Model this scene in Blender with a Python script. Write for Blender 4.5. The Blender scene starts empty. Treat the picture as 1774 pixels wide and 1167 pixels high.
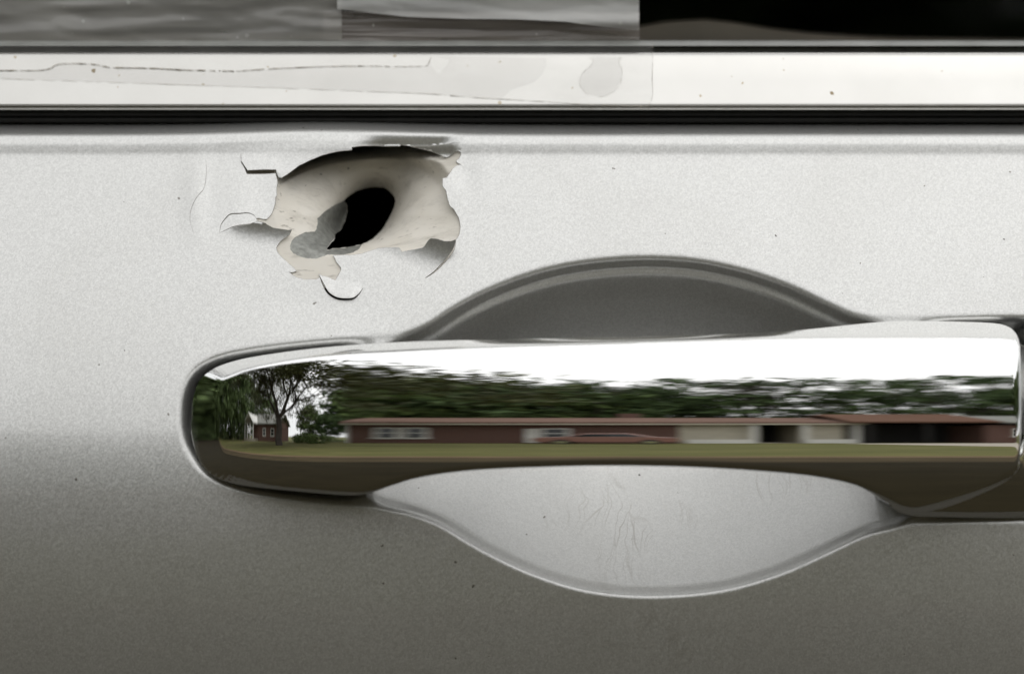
import bpy, math, random
import numpy as np
from mathutils import Vector, noise as mnoise
from mathutils.geometry import delaunay_2d_cdt

SC = bpy.context.scene
COL = SC.collection

# ------------------------------------------------------------------ camera, sky, sun, exposure
S = 0.125e-3            # metres per photograph pixel on the door plane (y = 0)
D = 0.616               # lens to door plane
ZC = 0.95               # lens height above the road
cam = bpy.data.cameras.new('camera')
cam.sensor_width = 36.0
cam.lens = 36.0 * D / (1774 * S)
cam.clip_start = 0.02
cam.clip_end = 2000
cam.dof.use_dof = True
cam.dof.focus_distance = D + 0.006
cam.dof.aperture_fstop = 7.5
camo = bpy.data.objects.new('camera', cam)
camo.location = (0, -D, ZC)
camo.rotation_euler = (math.radians(90), 0, 0)
COL.objects.link(camo)
SC.camera = camo

SUN_EL, SUN_AZ = 58.0, 25.0     # sun high in front of the door, a little to the right of it (behind cloud)
w = bpy.data.worlds.new('World')
SC.world = w
w.use_nodes = True
nt = w.node_tree
bg = nt.nodes['Background']
sky = nt.nodes.new('ShaderNodeTexSky')
sky.sky_type = 'NISHITA'
sky.sun_disc = False
sky.sun_elevation = math.radians(SUN_EL)
sky.sun_rotation = math.radians(180 - SUN_AZ)
sky.dust_density = 6.0
sky.air_density = 1.0
hs = nt.nodes.new('ShaderNodeHueSaturation')
hs.inputs['Saturation'].default_value = 0.12
nt.links.new(sky.outputs[0], hs.inputs['Color'])
cl = nt.nodes.new('ShaderNodeTexNoise')
cl.inputs['Scale'].default_value = 2.5
cl.inputs['Detail'].default_value = 5
ramp = nt.nodes.new('ShaderNodeValToRGB')
ramp.color_ramp.elements[0].color = (8.5, 8.7, 8.95, 1)
ramp.color_ramp.elements[1].color = (10.2, 10.2, 10.1, 1)
nt.links.new(cl.outputs['Fac'], ramp.inputs[0])
mx = nt.nodes.new('ShaderNodeMix')
mx.data_type = 'RGBA'
mx.inputs['Factor'].default_value = 0.85
nt.links.new(hs.outputs[0], mx.inputs['A'])
nt.links.new(ramp.outputs[0], mx.inputs['B'])
nt.links.new(mx.outputs['Result'], bg.inputs[0])
bg.inputs[1].default_value = 0.115

sl = bpy.data.lights.new('sun', 'SUN')
sl.energy = 0.6
sl.angle = math.radians(120)
sl.color = (1.0, 0.97, 0.93)
slo = bpy.data.objects.new('sun', sl)
sd = Vector((math.sin(math.radians(SUN_AZ)) * math.cos(math.radians(SUN_EL)),
             -math.cos(math.radians(SUN_AZ)) * math.cos(math.radians(SUN_EL)), math.sin(math.radians(SUN_EL))))
slo.rotation_euler = sd.to_track_quat('Z', 'Y').to_euler()
slo.location = sd * 50
COL.objects.link(slo)

SC.view_settings.view_transform = 'Standard'
SC.view_settings.look = 'None'
SC.view_settings.gamma = 1.0
SC.view_settings.exposure = 0.0
SC.view_settings.use_curve_mapping = False
SC.render.engine = 'CYCLES'
SC.cycles.use_denoising = True
SC.cycles.max_bounces = 10
SC.cycles.transparent_max_bounces = 24

# ------------------------------------------------------------------ helpers
rng = np.random.default_rng(7)


def wpos(px, py, y):
    """photograph pixel + depth (m, away from the lens) -> world points (N,3)"""
    px, py, y = np.broadcast_arrays(np.asarray(px, float), np.asarray(py, float), np.asarray(y, float))
    f = (D + y) / D
    return np.stack([(px - 887) * S * f, y, ZC + (583.5 - py) * S * f], -1)


def link(name, me, mat=None, parent=None):
    o = bpy.data.objects.new(name, me)
    COL.objects.link(o)
    if mat is not None:
        for m in (mat if isinstance(mat, (list, tuple)) else [mat]):
            me.materials.append(m)
    if parent is not None:
        o.parent = parent
    return o


def mesh(name, verts, faces, mat=None, parent=None, smooth=True, mids=None):
    me = bpy.data.meshes.new(name)
    v = np.asarray(verts, float).reshape(-1, 3)
    faces = [tuple(int(i) for i in f) for f in faces]
    me.from_pydata(v.tolist(), [], faces)
    if smooth:
        me.polygons.foreach_set('use_smooth', np.ones(len(me.polygons), bool))
    if mids is not None:
        me.polygons.foreach_set('material_index', np.asarray(mids, np.int32))
    me.update()
    return link(name, me, mat, parent)


def empty(name, loc=(0, 0, 0), parent=None):
    o = bpy.data.objects.new(name, None)
    o.empty_display_size = 0.05
    o.location = loc
    COL.objects.link(o)
    if parent is not None:
        o.parent = parent
    return o


def tag(o, label=None, cat=None, group=None, kind=None):
    for k, v in (('label', label), ('category', cat), ('group', group), ('kind', kind)):
        if v:
            o[k] = v
    return o


def box(name, x0, x1, y0, y1, z0, z1, mat, parent=None):
    v = [(x0, y0, z0), (x1, y0, z0), (x1, y1, z0), (x0, y1, z0), (x0, y0, z1), (x1, y0, z1), (x1, y1, z1), (x0, y1, z1)]
    f = [(0, 3, 2, 1), (4, 5, 6, 7), (0, 1, 5, 4), (1, 2, 6, 5), (2, 3, 7, 6), (3, 0, 4, 7)]
    return mesh(name, v, f, mat, parent, smooth=False)


def catmull(pts, n=6, closed=True):
    p = np.asarray(pts, float)
    out = []
    N = len(p)
    rngi = range(N if closed else N - 1)
    for i in rngi:
        if closed:
            p0, p1, p2, p3 = p[i - 1], p[i], p[(i + 1) % N], p[(i + 2) % N]
        else:
            p0, p1, p2, p3 = p[max(i - 1, 0)], p[i], p[i + 1], p[min(i + 2, N - 1)]
        for k in range(n):
            t = k / n
            out.append(0.5 * ((2 * p1) + (-p0 + p2) * t + (2 * p0 - 5 * p1 + 4 * p2 - p3) * t * t + (-p0 + 3 * p1 - 3 * p2 + p3) * t ** 3))
    if not closed:
        out.append(p[-1])
    return np.array(out)


def seg_dist(P, A, B):
    """min distance of points P (N,2) to segments A->B (M,2)"""
    out = np.full(len(P), 1e9)
    for a, b in zip(A, B):
        d = b - a
        L = max(float(d @ d), 1e-12)
        t = np.clip(((P - a) @ d) / L, 0, 1)
        q = P - (a + t[:, None] * d)
        np.minimum(out, q[:, 0] ** 2 + q[:, 1] ** 2, out=out)
    return np.sqrt(out)


def seg_near(P, poly):
    best = np.full(len(P), 1e18)
    out = np.zeros_like(P)
    for a, b in zip(poly, np.roll(poly, -1, 0)):
        d = b - a
        t = np.clip(((P - a) @ d) / max(float(d @ d), 1e-12), 0, 1)
        q = a + t[:, None] * d
        dd = ((P - q) ** 2).sum(1)
        m = dd < best
        best[m] = dd[m]
        out[m] = q[m]
    return out


def inside(P, poly):
    x, y = P[:, 0], P[:, 1]
    c = np.zeros(len(P), bool)
    a = poly
    b = np.roll(poly, -1, 0)
    for (x1, y1), (x2, y2) in zip(a, b):
        if y1 == y2:
            continue
        m = (y1 > y) != (y2 > y)
        c ^= m & (x < (x2 - x1) * (y - y1) / (y2 - y1) + x1)
    return c


def sdf_in(P, poly):
    """positive inside, 0 on the outline and outside (limited to the neighbourhood)"""
    P = np.asarray(P, float)
    out = np.zeros(len(P))
    lo, hi = poly.min(0) - 2, poly.max(0) + 2
    m = (P[:, 0] > lo[0]) & (P[:, 0] < hi[0]) & (P[:, 1] > lo[1]) & (P[:, 1] < hi[1])
    idx = np.nonzero(m)[0]
    idx = idx[inside(P[idx], poly)]
    if len(idx):
        out[idx] = seg_dist(P[idx], poly, np.roll(poly, -1, 0))
    return out


def sst(a, b, x):
    t = np.clip((x - a) / (b - a), 0, 1)
    return t * t * (3 - 2 * t)


# ------------------------------------------------------------------ materials
def newmat(name):
    m = bpy.data.materials.new(name)
    m.use_nodes = True
    n = m.node_tree.nodes
    return m, n, m.node_tree.links, n['Principled BSDF']


def simple(name, col, rough=0.6, metal=0.0, noise=0.0, nscale=5.0, coat=0.0, spec=0.5, bump=0.0):
    m, n, l, b = newmat(name)
    b.inputs['Base Color'].default_value = (*col, 1)
    b.inputs['Roughness'].default_value = rough
    b.inputs['Metallic'].default_value = metal
    b.inputs['Coat Weight'].default_value = coat
    b.inputs['Specular IOR Level'].default_value = spec
    if noise or bump:
        tc = n.new('ShaderNodeTexCoord')
        nz = n.new('ShaderNodeTexNoise')
        nz.inputs['Scale'].default_value = nscale
        nz.inputs['Detail'].default_value = 6
        l.new(tc.outputs['Object'], nz.inputs['Vector'])
        if noise:
            mr = n.new('ShaderNodeMapRange')
            mr.inputs['From Min'].default_value = 0.25
            mr.inputs['From Max'].default_value = 0.75
            mr.inputs['To Min'].default_value = 1 - noise
            mr.inputs['To Max'].default_value = 1 + noise
            l.new(nz.outputs['Fac'], mr.inputs['Value'])
            vm = n.new('ShaderNodeVectorMath')
            vm.operation = 'SCALE'
            vm.inputs[0].default_value = col
            l.new(mr.outputs[0], vm.inputs['Scale'])
            l.new(vm.outputs[0], b.inputs['Base Color'])
        if bump:
            bp = n.new('ShaderNodeBump')
            bp.inputs['Strength'].default_value = bump
            bp.inputs['Distance'].default_value = 0.3 / nscale
            l.new(nz.outputs['Fac'], bp.inputs['Height'])
            l.new(bp.outputs[0], b.inputs['Normal'])
    return m


def specks(n, l, tc, scale, thr, rnd):
    """mask of rare dust pits: voronoi cells, some of which hold a small dot"""
    mp = n.new('ShaderNodeMapping')
    mp.inputs['Location'].default_value = rnd
    l.new(tc.outputs['Object'], mp.inputs['Vector'])
    nw = n.new('ShaderNodeTexNoise')
    nw.inputs['Scale'].default_value = scale * 3
    l.new(mp.outputs[0], nw.inputs['Vector'])
    mixv = n.new('ShaderNodeVectorMath')
    mixv.operation = 'MULTIPLY_ADD'
    mixv.inputs[1].default_value = (0.3 / scale,) * 3
    l.new(nw.outputs['Color'], mixv.inputs[0])
    l.new(mp.outputs[0], mixv.inputs[2])
    v = n.new('ShaderNodeTexVoronoi')
    v.inputs['Scale'].default_value = scale
    l.new(mixv.outputs[0], v.inputs['Vector'])
    sep = n.new('ShaderNodeSeparateColor')
    l.new(v.outputs['Color'], sep.inputs[0])
    pw = n.new('ShaderNodeMath')
    pw.operation = 'POWER'
    pw.inputs[1].default_value = 6
    l.new(sep.outputs[0], pw.inputs[0])
    rad = n.new('ShaderNodeMath')
    rad.operation = 'MULTIPLY'
    rad.inputs[1].default_value = thr
    l.new(pw.outputs[0], rad.inputs[0])
    lt = n.new('ShaderNodeMath')
    lt.operation = 'LESS_THAN'
    l.new(v.outputs['Distance'], lt.inputs[0])
    l.new(rad.outputs[0], lt.inputs[1])
    return lt.outputs[0]


def mul_color(n, l, a, fac, dark):
    """mix colour socket a towards the tuple dark by fac"""
    m = n.new('ShaderNodeMix')
    m.data_type = 'RGBA'
    l.new(fac, m.inputs['Factor'])
    l.new(a, m.inputs['A'])
    m.inputs['B'].default_value = (*dark, 1)
    return m.outputs['Result']


def paint_material():
    m, n, l, b = newmat('silver_metallic_paint')
    tc = n.new('ShaderNodeTexCoord')
    fl = n.new('ShaderNodeTexVoronoi')
    fl.inputs['Scale'].default_value = 3600
    l.new(tc.outputs['Object'], fl.inputs['Vector'])
    fl2 = n.new('ShaderNodeTexNoise')
    fl2.inputs['Scale'].default_value = 1500
    fl2.inputs['Detail'].default_value = 2
    l.new(tc.outputs['Object'], fl2.inputs['Vector'])
    sep = n.new('ShaderNodeSeparateColor')
    l.new(fl.outputs['Color'], sep.inputs[0])
    add = n.new('ShaderNodeMath')
    add.operation = 'ADD'
    l.new(sep.outputs[2], add.inputs[0])
    l.new(fl2.outputs['Fac'], add.inputs[1])
    cr = n.new('ShaderNodeMapRange')
    cr.inputs['From Min'].default_value = 0.3
    cr.inputs['From Max'].default_value = 1.7
    cr.inputs['To Min'].default_value = 0.52
    cr.inputs['To Max'].default_value = 0.645
    l.new(add.outputs[0], cr.inputs['Value'])
    cc = n.new('ShaderNodeCombineColor')
    l.new(cr.outputs[0], cc.inputs[0])
    l.new(cr.outputs[0], cc.inputs[1])
    bl = n.new('ShaderNodeMath')
    bl.operation = 'MULTIPLY'
    bl.inputs[1].default_value = 0.975
    l.new(cr.outputs[0], bl.inputs[0])
    l.new(bl.outputs[0], cc.inputs[2])
    col = cc.outputs[0]
    sm = n.new('ShaderNodeTexNoise')
    sm.inputs['Scale'].default_value = 28
    sm.inputs['Detail'].default_value = 7
    sm.inputs['Distortion'].default_value = 0.8
    l.new(tc.outputs['Object'], sm.inputs['Vector'])
    smr = n.new('ShaderNodeMapRange')
    smr.inputs['From Min'].default_value = 0.45
    smr.inputs['From Max'].default_value = 0.75
    smr.inputs['To Max'].default_value = 0.16
    l.new(sm.outputs['Fac'], smr.inputs['Value'])
    col = mul_color(n, l, col, smr.outputs[0], (0.42, 0.41, 0.38))
    crg = n.new('ShaderNodeMapRange')
    crg.inputs['To Min'].default_value = 0.03
    crg.inputs['To Max'].default_value = 0.14
    l.new(sm.outputs['Fac'], crg.inputs['Value'])
    l.new(crg.outputs[0], b.inputs['Coat Roughness'])
    # dust pits, fine
    col = mul_color(n, l, col, specks(n, l, tc, 100, 0.05, (3.1, 0, 1.7)), (0.10, 0.095, 0.085))
    col = mul_color(n, l, col, specks(n, l, tc, 260, 0.085, (1.1, 0, 5.7)), (0.22, 0.21, 0.19))
    # finger-nail scratches, only in the grip recess
    nz = n.new('ShaderNodeTexNoise')
    nz.inputs['Scale'].default_value = 45
    nz.inputs['Detail'].default_value = 3
    l.new(tc.outputs['Object'], nz.inputs['Vector'])
    vm = n.new('ShaderNodeVectorMath')
    vm.operation = 'MULTIPLY_ADD'
    vm.inputs[1].default_value = (0.016, 0.016, 0.016)
    l.new(nz.outputs['Color'], vm.inputs[0])
    l.new(tc.outputs['Object'], vm.inputs[2])
    scr_out = None
    for ang, sc, off in ((22, 210, 0.0), (-12, 150, 0.37), (35, 260, 0.71)):
        mp = n.new('ShaderNodeMapping')
        mp.inputs['Rotation'].default_value = (0, math.radians(ang), 0)
        mp.inputs['Scale'].default_value = (1, 0.0, 0.16)
        mp.inputs['Location'].default_value = (off, 0, off * 2)
        l.new(vm.outputs[0], mp.inputs['Vector'])
        vo = n.new('ShaderNodeTexVoronoi')
        vo.feature = 'DISTANCE_TO_EDGE'
        vo.inputs['Scale'].default_value = sc
        l.new(mp.outputs[0], vo.inputs['Vector'])
        lt = n.new('ShaderNodeMapRange')
        lt.inputs['From Min'].default_value = 0.0
        lt.inputs['From Max'].default_value = 0.022
        lt.inputs['To Min'].default_value = 1
        lt.inputs['To Max'].default_value = 0
        l.new(vo.outputs['Distance'], lt.inputs['Value'])
        if scr_out is None:
            scr_out = lt.outputs[0]
        else:
            mxx = n.new('ShaderNodeMath')
            mxx.operation = 'MAXIMUM'
            l.new(scr_out, mxx.inputs[0])
            l.new(lt.outputs[0], mxx.inputs[1])
            scr_out = mxx.outputs[0]
    # patchy mask
    nm = n.new('ShaderNodeTexNoise')
    nm.inputs['Scale'].default_value = 70
    l.new(tc.outputs['Object'], nm.inputs['Vector'])
    pm = n.new('ShaderNodeMapRange')
    pm.inputs['From Min'].default_value = 0.5
    pm.inputs['From Max'].default_value = 0.68
    l.new(nm.outputs['Fac'], pm.inputs['Value'])
    # the recess sits in a sphere round its centre
    ctr = wpos(1180, 920, 0.012)
    dist = n.new('ShaderNodeVectorMath')
    dist.operation = 'DISTANCE'
    dist.inputs[1].default_value = tuple(float(c) for c in ctr)
    l.new(tc.outputs['Object'], dist.inputs[0])
    dm = n.new('ShaderNodeMapRange')
    dm.inputs['From Min'].default_value = 0.012
    dm.inputs['From Max'].default_value = 0.048
    dm.inputs['To Min'].default_value = 1
    dm.inputs['To Max'].default_value = 0
    l.new(dist.outputs['Value'], dm.inputs['Value'])
    m1 = n.new('ShaderNodeMath')
    m1.operation = 'MULTIPLY'
    l.new(scr_out, m1.inputs[0])
    l.new(pm.outputs[0], m1.inputs[1])
    m2 = n.new('ShaderNodeMath')
    m2.operation = 'MULTIPLY'
    l.new(m1.outputs[0], m2.inputs[0])
    l.new(dm.outputs[0], m2.inputs[1])
    m3 = n.new('ShaderNodeMath')
    m3.operation = 'MULTIPLY'
    m3.inputs[1].default_value = 0.42
    l.new(m2.outputs[0], m3.inputs[0])
    col = mul_color(n, l, col, m3.outputs[0], (0.20, 0.17, 0.13))
    l.new(col, b.inputs['Base Color'])
    # flakes lie at slightly different angles
    g = n.new('ShaderNodeNewGeometry')
    sub = n.new('ShaderNodeVectorMath')
    sub.operation = 'SUBTRACT'
    sub.inputs[1].default_value = (0.5, 0.5, 0.5)
    l.new(fl.outputs['Color'], sub.inputs[0])
    sc2 = n.new('ShaderNodeVectorMath')
    sc2.operation = 'SCALE'
    sc2.inputs['Scale'].default_value = 0.06
    l.new(sub.outputs[0], sc2.inputs[0])
    ad = n.new('ShaderNodeVectorMath')
    ad.operation = 'ADD'
    l.new(g.outputs['Normal'], ad.inputs[0])
    l.new(sc2.outputs[0], ad.inputs[1])
    nm2 = n.new('ShaderNodeVectorMath')
    nm2.operation = 'NORMALIZE'
    l.new(ad.outputs[0], nm2.inputs[0])
    l.new(nm2.outputs[0], b.inputs['Normal'])
    b.inputs['Metallic'].default_value = 0.9
    b.inputs['Roughness'].default_value = 0.45
    b.inputs['Coat Weight'].default_value = 1.0
    return m


M = {}
M['paint'] = paint_material()
M['paint_edge'] = simple('paint_broken_edge', (0.50, 0.49, 0.46), 0.7, noise=0.25, nscale=900)


def primer_material():
    m, n, l, b = newmat('cream_primer')
    tc = n.new('ShaderNodeTexCoord')
    nz = n.new('ShaderNodeTexNoise')
    nz.inputs['Scale'].default_value = 160
    nz.inputs['Detail'].default_value = 5
    l.new(tc.outputs['Object'], nz.inputs['Vector'])
    r = n.new('ShaderNodeValToRGB')
    r.color_ramp.elements[0].position = 0.3
    r.color_ramp.elements[0].color = (0.83, 0.785, 0.70, 1)
    r.color_ramp.elements[1].position = 0.7
    r.color_ramp.elements[1].color = (0.88, 0.84, 0.765, 1)
    l.new(nz.outputs['Fac'], r.inputs[0])
    # scuffs: short, stretched along the blow
    mp = n.new('ShaderNodeMapping')
    mp.inputs['Rotation'].default_value = (0, math.radians(25), 0)
    mp.inputs['Scale'].default_value = (0.22, 1, 1)
    l.new(tc.outputs['Object'], mp.inputs['Vector'])
    n2 = n.new('ShaderNodeTexNoise')
    n2.inputs['Scale'].default_value = 900
    n2.inputs['Detail'].default_value = 3
    l.new(mp.outputs[0], n2.inputs['Vector'])
    mr = n.new('ShaderNodeMapRange')
    mr.inputs['From Min'].default_value = 0.61
    mr.inputs['From Max'].default_value = 0.70
    l.new(n2.outputs['Fac'], mr.inputs['Value'])
    n3 = n.new('ShaderNodeTexNoise')
    n3.inputs['Scale'].default_value = 120
    l.new(tc.outputs['Object'], n3.inputs['Vector'])
    m3 = n.new('ShaderNodeMapRange')
    m3.inputs['From Min'].default_value = 0.46
    m3.inputs['From Max'].default_value = 0.66
    l.new(n3.outputs['Fac'], m3.inputs['Value'])
    mu = n.new('ShaderNodeMath')
    mu.operation = 'MULTIPLY'
    l.new(mr.outputs[0], mu.inputs[0])
    l.new(m3.outputs[0], mu.inputs[1])
    mu2 = n.new('ShaderNodeMath')
    mu2.operation = 'MULTIPLY'
    mu2.inputs[1].default_value = 0.7
    l.new(mu.outputs[0], mu2.inputs[0])
    n4 = n.new('ShaderNodeTexNoise')
    n4.inputs['Scale'].default_value = 210
    n4.inputs['Detail'].default_value = 8
    n4.inputs['Roughness'].default_value = 0.7
    l.new(mp.outputs[0], n4.inputs['Vector'])
    m4 = n.new('ShaderNodeMapRange')
    m4.inputs['From Min'].default_value = 0.5
    m4.inputs['From Max'].default_value = 0.75
    m4.inputs['To Max'].default_value = 0.5
    l.new(n4.outputs['Fac'], m4.inputs['Value'])
    smg = mul_color(n, l, r.outputs[0], m4.outputs[0], (0.36, 0.33, 0.27))
    col = mul_color(n, l, smg, mu2.outputs[0], (0.20, 0.17, 0.13))
    col = mul_color(n, l, col, specks(n, l, tc, 330, 0.12, (0, 0, 9.3)), (0.12, 0.1, 0.08))
    l.new(col, b.inputs['Base Color'])
    b.inputs['Roughness'].default_value = 0.55
    b.inputs['Specular IOR Level'].default_value = 0.3
    return m


M['primer'] = primer_material()
M['steel'] = simple('bare_grey_steel', (0.33, 0.335, 0.31), 0.5, metal=0.45, noise=0.3, nscale=800, bump=0.6)
M['steel_edge'] = simple('bright_torn_steel', (0.78, 0.76, 0.71), 0.4, metal=0.3, noise=0.3, nscale=900)


def chrome_material():
    m, n, l, b = newmat('polished_chrome')
    tc = n.new('ShaderNodeTexCoord')
    col = n.new('ShaderNodeRGB')
    col.outputs[0].default_value = (0.93, 0.93, 0.92, 1)
    l.new(col.outputs[0], b.inputs['Base Color'])
    nz = n.new('ShaderNodeTexNoise')       # faint smears of dust
    nz.inputs['Scale'].default_value = 120
    nz.inputs['Detail'].default_value = 4
    l.new(tc.outputs['Object'], nz.inputs['Vector'])
    mr = n.new('ShaderNodeMapRange')
    mr.inputs['From Min'].default_value = 0.55
    mr.inputs['From Max'].default_value = 0.8
    mr.inputs['To Min'].default_value = 0.008
    mr.inputs['To Max'].default_value = 0.035
    l.new(nz.outputs['Fac'], mr.inputs['Value'])
    l.new(mr.outputs[0], b.inputs['Roughness'])
    b.inputs['Metallic'].default_value = 1.0
    return m


M['chrome'] = chrome_material()


def moulding_material():
    m, n, l, b = newmat('bright_window_moulding')
    tc = n.new('ShaderNodeTexCoord')
    nz = n.new('ShaderNodeTexNoise')
    nz.inputs['Scale'].default_value = 60
    nz.inputs['Detail'].default_value = 6
    l.new(tc.outputs['Object'], nz.inputs['Vector'])
    r = n.new('ShaderNodeValToRGB')
    r.color_ramp.elements[0].color = (0.52, 0.512, 0.488, 1)
    r.color_ramp.elements[1].color = (0.61, 0.602, 0.58, 1)
    l.new(nz.outputs['Fac'], r.inputs[0])
    col = mul_color(n, l, r.outputs[0], specks(n, l, tc, 150, 0.08, (2, 0, 4)), (0.22, 0.18, 0.12))
    col = mul_color(n, l, col, specks(n, l, tc, 420, 0.20, (7, 0, 2)), (0.42, 0.38, 0.31))
    l.new(col, b.inputs['Base Color'])
    b.inputs['Metallic'].default_value = 0.9
    b.inputs['Roughness'].default_value = 0.2
    return m


M['moulding'] = moulding_material()
M['rubber'] = simple('black_rubber', (0.012, 0.012, 0.011), 0.55, spec=0.25, noise=0.3, nscale=300)
M['cavity'] = simple('dark_door_cavity', (0.008, 0.008, 0.008), 0.9, spec=0.1)  # near-black colour stands in for the unlit depth behind hole and glass
M['sill'] = simple('grey_brown_sill', (0.15, 0.115, 0.098), 0.6, spec=0.3, noise=0.2, nscale=60)
M['felt'] = simple('grey_felt_strip', (0.22, 0.225, 0.21), 0.35, spec=0.5, noise=0.3, nscale=120)


def glass_material():
    m, n, l, b = newmat('green_tinted_glass')
    n.remove(b)
    out = n['Material Output']
    tr = n.new('ShaderNodeBsdfTransparent')
    tr.inputs[0].default_value = (0.72, 0.76, 0.73, 1)
    gl = n.new('ShaderNodeBsdfGlossy')
    gl.inputs['Roughness'].default_value = 0.02
    fr = n.new('ShaderNodeFresnel')
    fr.inputs[0].default_value = 1.5
    mi = n.new('ShaderNodeMixShader')
    l.new(fr.outputs[0], mi.inputs[0])
    l.new(tr.outputs[0], mi.inputs[1])
    l.new(gl.outputs[0], mi.inputs[2])
    l.new(mi.outputs[0], out.inputs[0])
    return m


M['glass'] = glass_material()


def film_material(name, col, alpha, rough, nscale, lo, hi):
    """cloudy plastic film: partly clear, partly milky, glossy on top"""
    m, n, l, b = newmat(name)
    tc = n.new('ShaderNodeTexCoord')
    mp = n.new('ShaderNodeMapping')
    mp.inputs['Scale'].default_value = (0.35, 1, 1.3)
    l.new(tc.outputs['Object'], mp.inputs['Vector'])
    nz = n.new('ShaderNodeTexNoise')
    nz.inputs['Scale'].default_value = nscale
    nz.inputs['Detail'].default_value = 5
    nz.inputs['Distortion'].default_value = 0.6
    l.new(mp.outputs[0], nz.inputs['Vector'])
    mr = n.new('ShaderNodeMapRange')
    mr.inputs['From Min'].default_value = 0.3
    mr.inputs['From Max'].default_value = 0.7
    mr.inputs['To Min'].default_value = alpha * lo
    mr.inputs['To Max'].default_value = alpha * hi
    l.new(nz.outputs['Fac'], mr.inputs['Value'])
    sp = specks(n, l, tc, 480, 0.22, (nscale, 0, 1))
    ad = n.new('ShaderNodeMath')
    ad.operation = 'MULTIPLY_ADD'
    ad.inputs[1].default_value = alpha * 0.12
    l.new(sp, ad.inputs[0])
    l.new(mr.outputs[0], ad.inputs[2])
    l.new(ad.outputs[0], b.inputs['Alpha'])
    rgb = n.new('ShaderNodeRGB')
    rgb.outputs[0].default_value = (*col, 1)
    l.new(mul_color(n, l, rgb.outputs[0], sp, (0.75, 0.75, 0.72)), b.inputs['Base Color'])
    b.inputs['Roughness'].default_value = rough
    b.inputs['Specular IOR Level'].default_value = 0.6
    return m


M['film'] = film_material('cloudy_plastic_film', (0.56, 0.55, 0.52), 0.55, 0.07, 60, 0.7, 1.25)
M['film2'] = film_material('milky_tape', (0.68, 0.68, 0.66), 0.6, 0.14, 90, 0.75, 1.2)
M['tape'] = film_material('clear_tape', (0.75, 0.74, 0.70), 0.05, 0.1, 200, 0.6, 1.4)
M['tape_wet'] = film_material('clear_tape_loose', (0.68, 0.665, 0.63), 0.10, 0.12, 200, 0.9, 1.1)
M['tape_wet2'] = film_material('clear_tape_loose_dull', (0.60, 0.59, 0.55), 0.13, 0.12, 200, 0.9, 1.1)
M['dirt'] = simple('tape_edge_dirt', (0.40, 0.365, 0.30), 0.8, noise=0.5, nscale=700)

# ------------------------------------------------------------------ the door skin as a sheet over (px, py)
UV = lambda pts: np.array([(300 + 0.3102 * u, 200 + 0.3102 * v) for u, v in pts], float)

TH = np.array([(-200, 80), (196, 72), (206, 72), (226, 73), (233, 66), (236.5, 42), (240, 30), (248, 27), (251, 14),
               (255, 11), (264, 9), (271, 24), (280, 26), (400, 25), (540, 23), (640, 20), (720, 16.5), (744, 14.5), (754, 11.5),
               (800, 8), (860, 3.5), (950, 0), (1060, -3), (1167, -5), (1500, -8), (4500, -11)], float)
_py = np.arange(-200, 4500, 0.5)
_th = np.interp(_py, TH[:, 0], TH[:, 1])
_k = np.ones(7) / 7
_th = np.convolve(np.pad(_th, 3, 'edge'), _k, 'valid')
_h = np.cumsum(np.tan(np.radians(_th))) * S * 0.5
_h = np.interp(583.5, _py, _h) - _h


def base_h(py):
    return np.interp(py, _py, _h)


POCKET = catmull([(305, 720), (308, 682), (322, 647), (350, 622), (400, 604), (500, 589), (600, 580), (685, 573),
                  (735, 556), (780, 527), (840, 495), (920, 465), (1000, 447), (1100, 438), (1200, 442), (1290, 460),
                  (1370, 487), (1430, 515), (1480, 536), (1540, 544), (1650, 543), (1774, 541), (2060, 545), (2130, 590),
                  (2160, 720), (2130, 850), (2060, 903), (1774, 907), (1640, 909), (1560, 915), (1500, 931), (1430, 964),
                  (1350, 999), (1250, 1027), (1130, 1037), (1020, 1028), (920, 998), (830, 955), (760, 913), (710, 893),
                  (640, 882), (500, 868), (405, 850), (350, 823), (320, 785), (307, 750)], 4)
BOWL = catmull([(585, 735), (597, 660), (632, 612), (686, 580), (735, 557), (780, 528), (840, 496), (920, 466), (1000, 448), (1100, 439),
                (1200, 443), (1290, 461), (1370, 488), (1430, 516), (1480, 538), (1540, 556), (1592, 592), (1625, 650), (1638, 735),
                (1634, 800), (1610, 878), (1560, 914), (1500, 931), (1430, 964), (1350, 999), (1250, 1027), (1130, 1037), (1020, 1028),
                (920, 998), (830, 955), (760, 913), (705, 893), (655, 879), (612, 848), (590, 790)], 4)
_t = np.arange(0, 400, 0.5)


def _prof(knots):
    g = np.interp(_t, [k[0] for k in knots], [k[1] for k in knots])
    return np.cumsum(g) * 0.5 * S


P_BOWL_TOP = _prof([(0, 0), (8, .4), (14, 1.2), (21, 1.3), (27, .48), (32, .42), (40, 1.0), (60, .98), (150, .58), (270, 0.05), (300, 0)])
P_BOWL_BOT = _prof([(0, 0), (5, .35), (11, 1.3), (14, 2.4), (17, 2.4), (22, 1.05), (30, 1.0), (60, .95), (120, .88), (200, .72), (260, .35), (310, 0)])
P_PAD = _prof([(0, 0), (3, .2), (6, .35), (9, 1.0), (14, 2.3), (20, 3.6), (32, 3.6), (45, 0)])
P_PAD_SMALL = _prof([(0, 0), (3, .15), (8, .25), (14, .08), (30, 0.0)])

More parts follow.
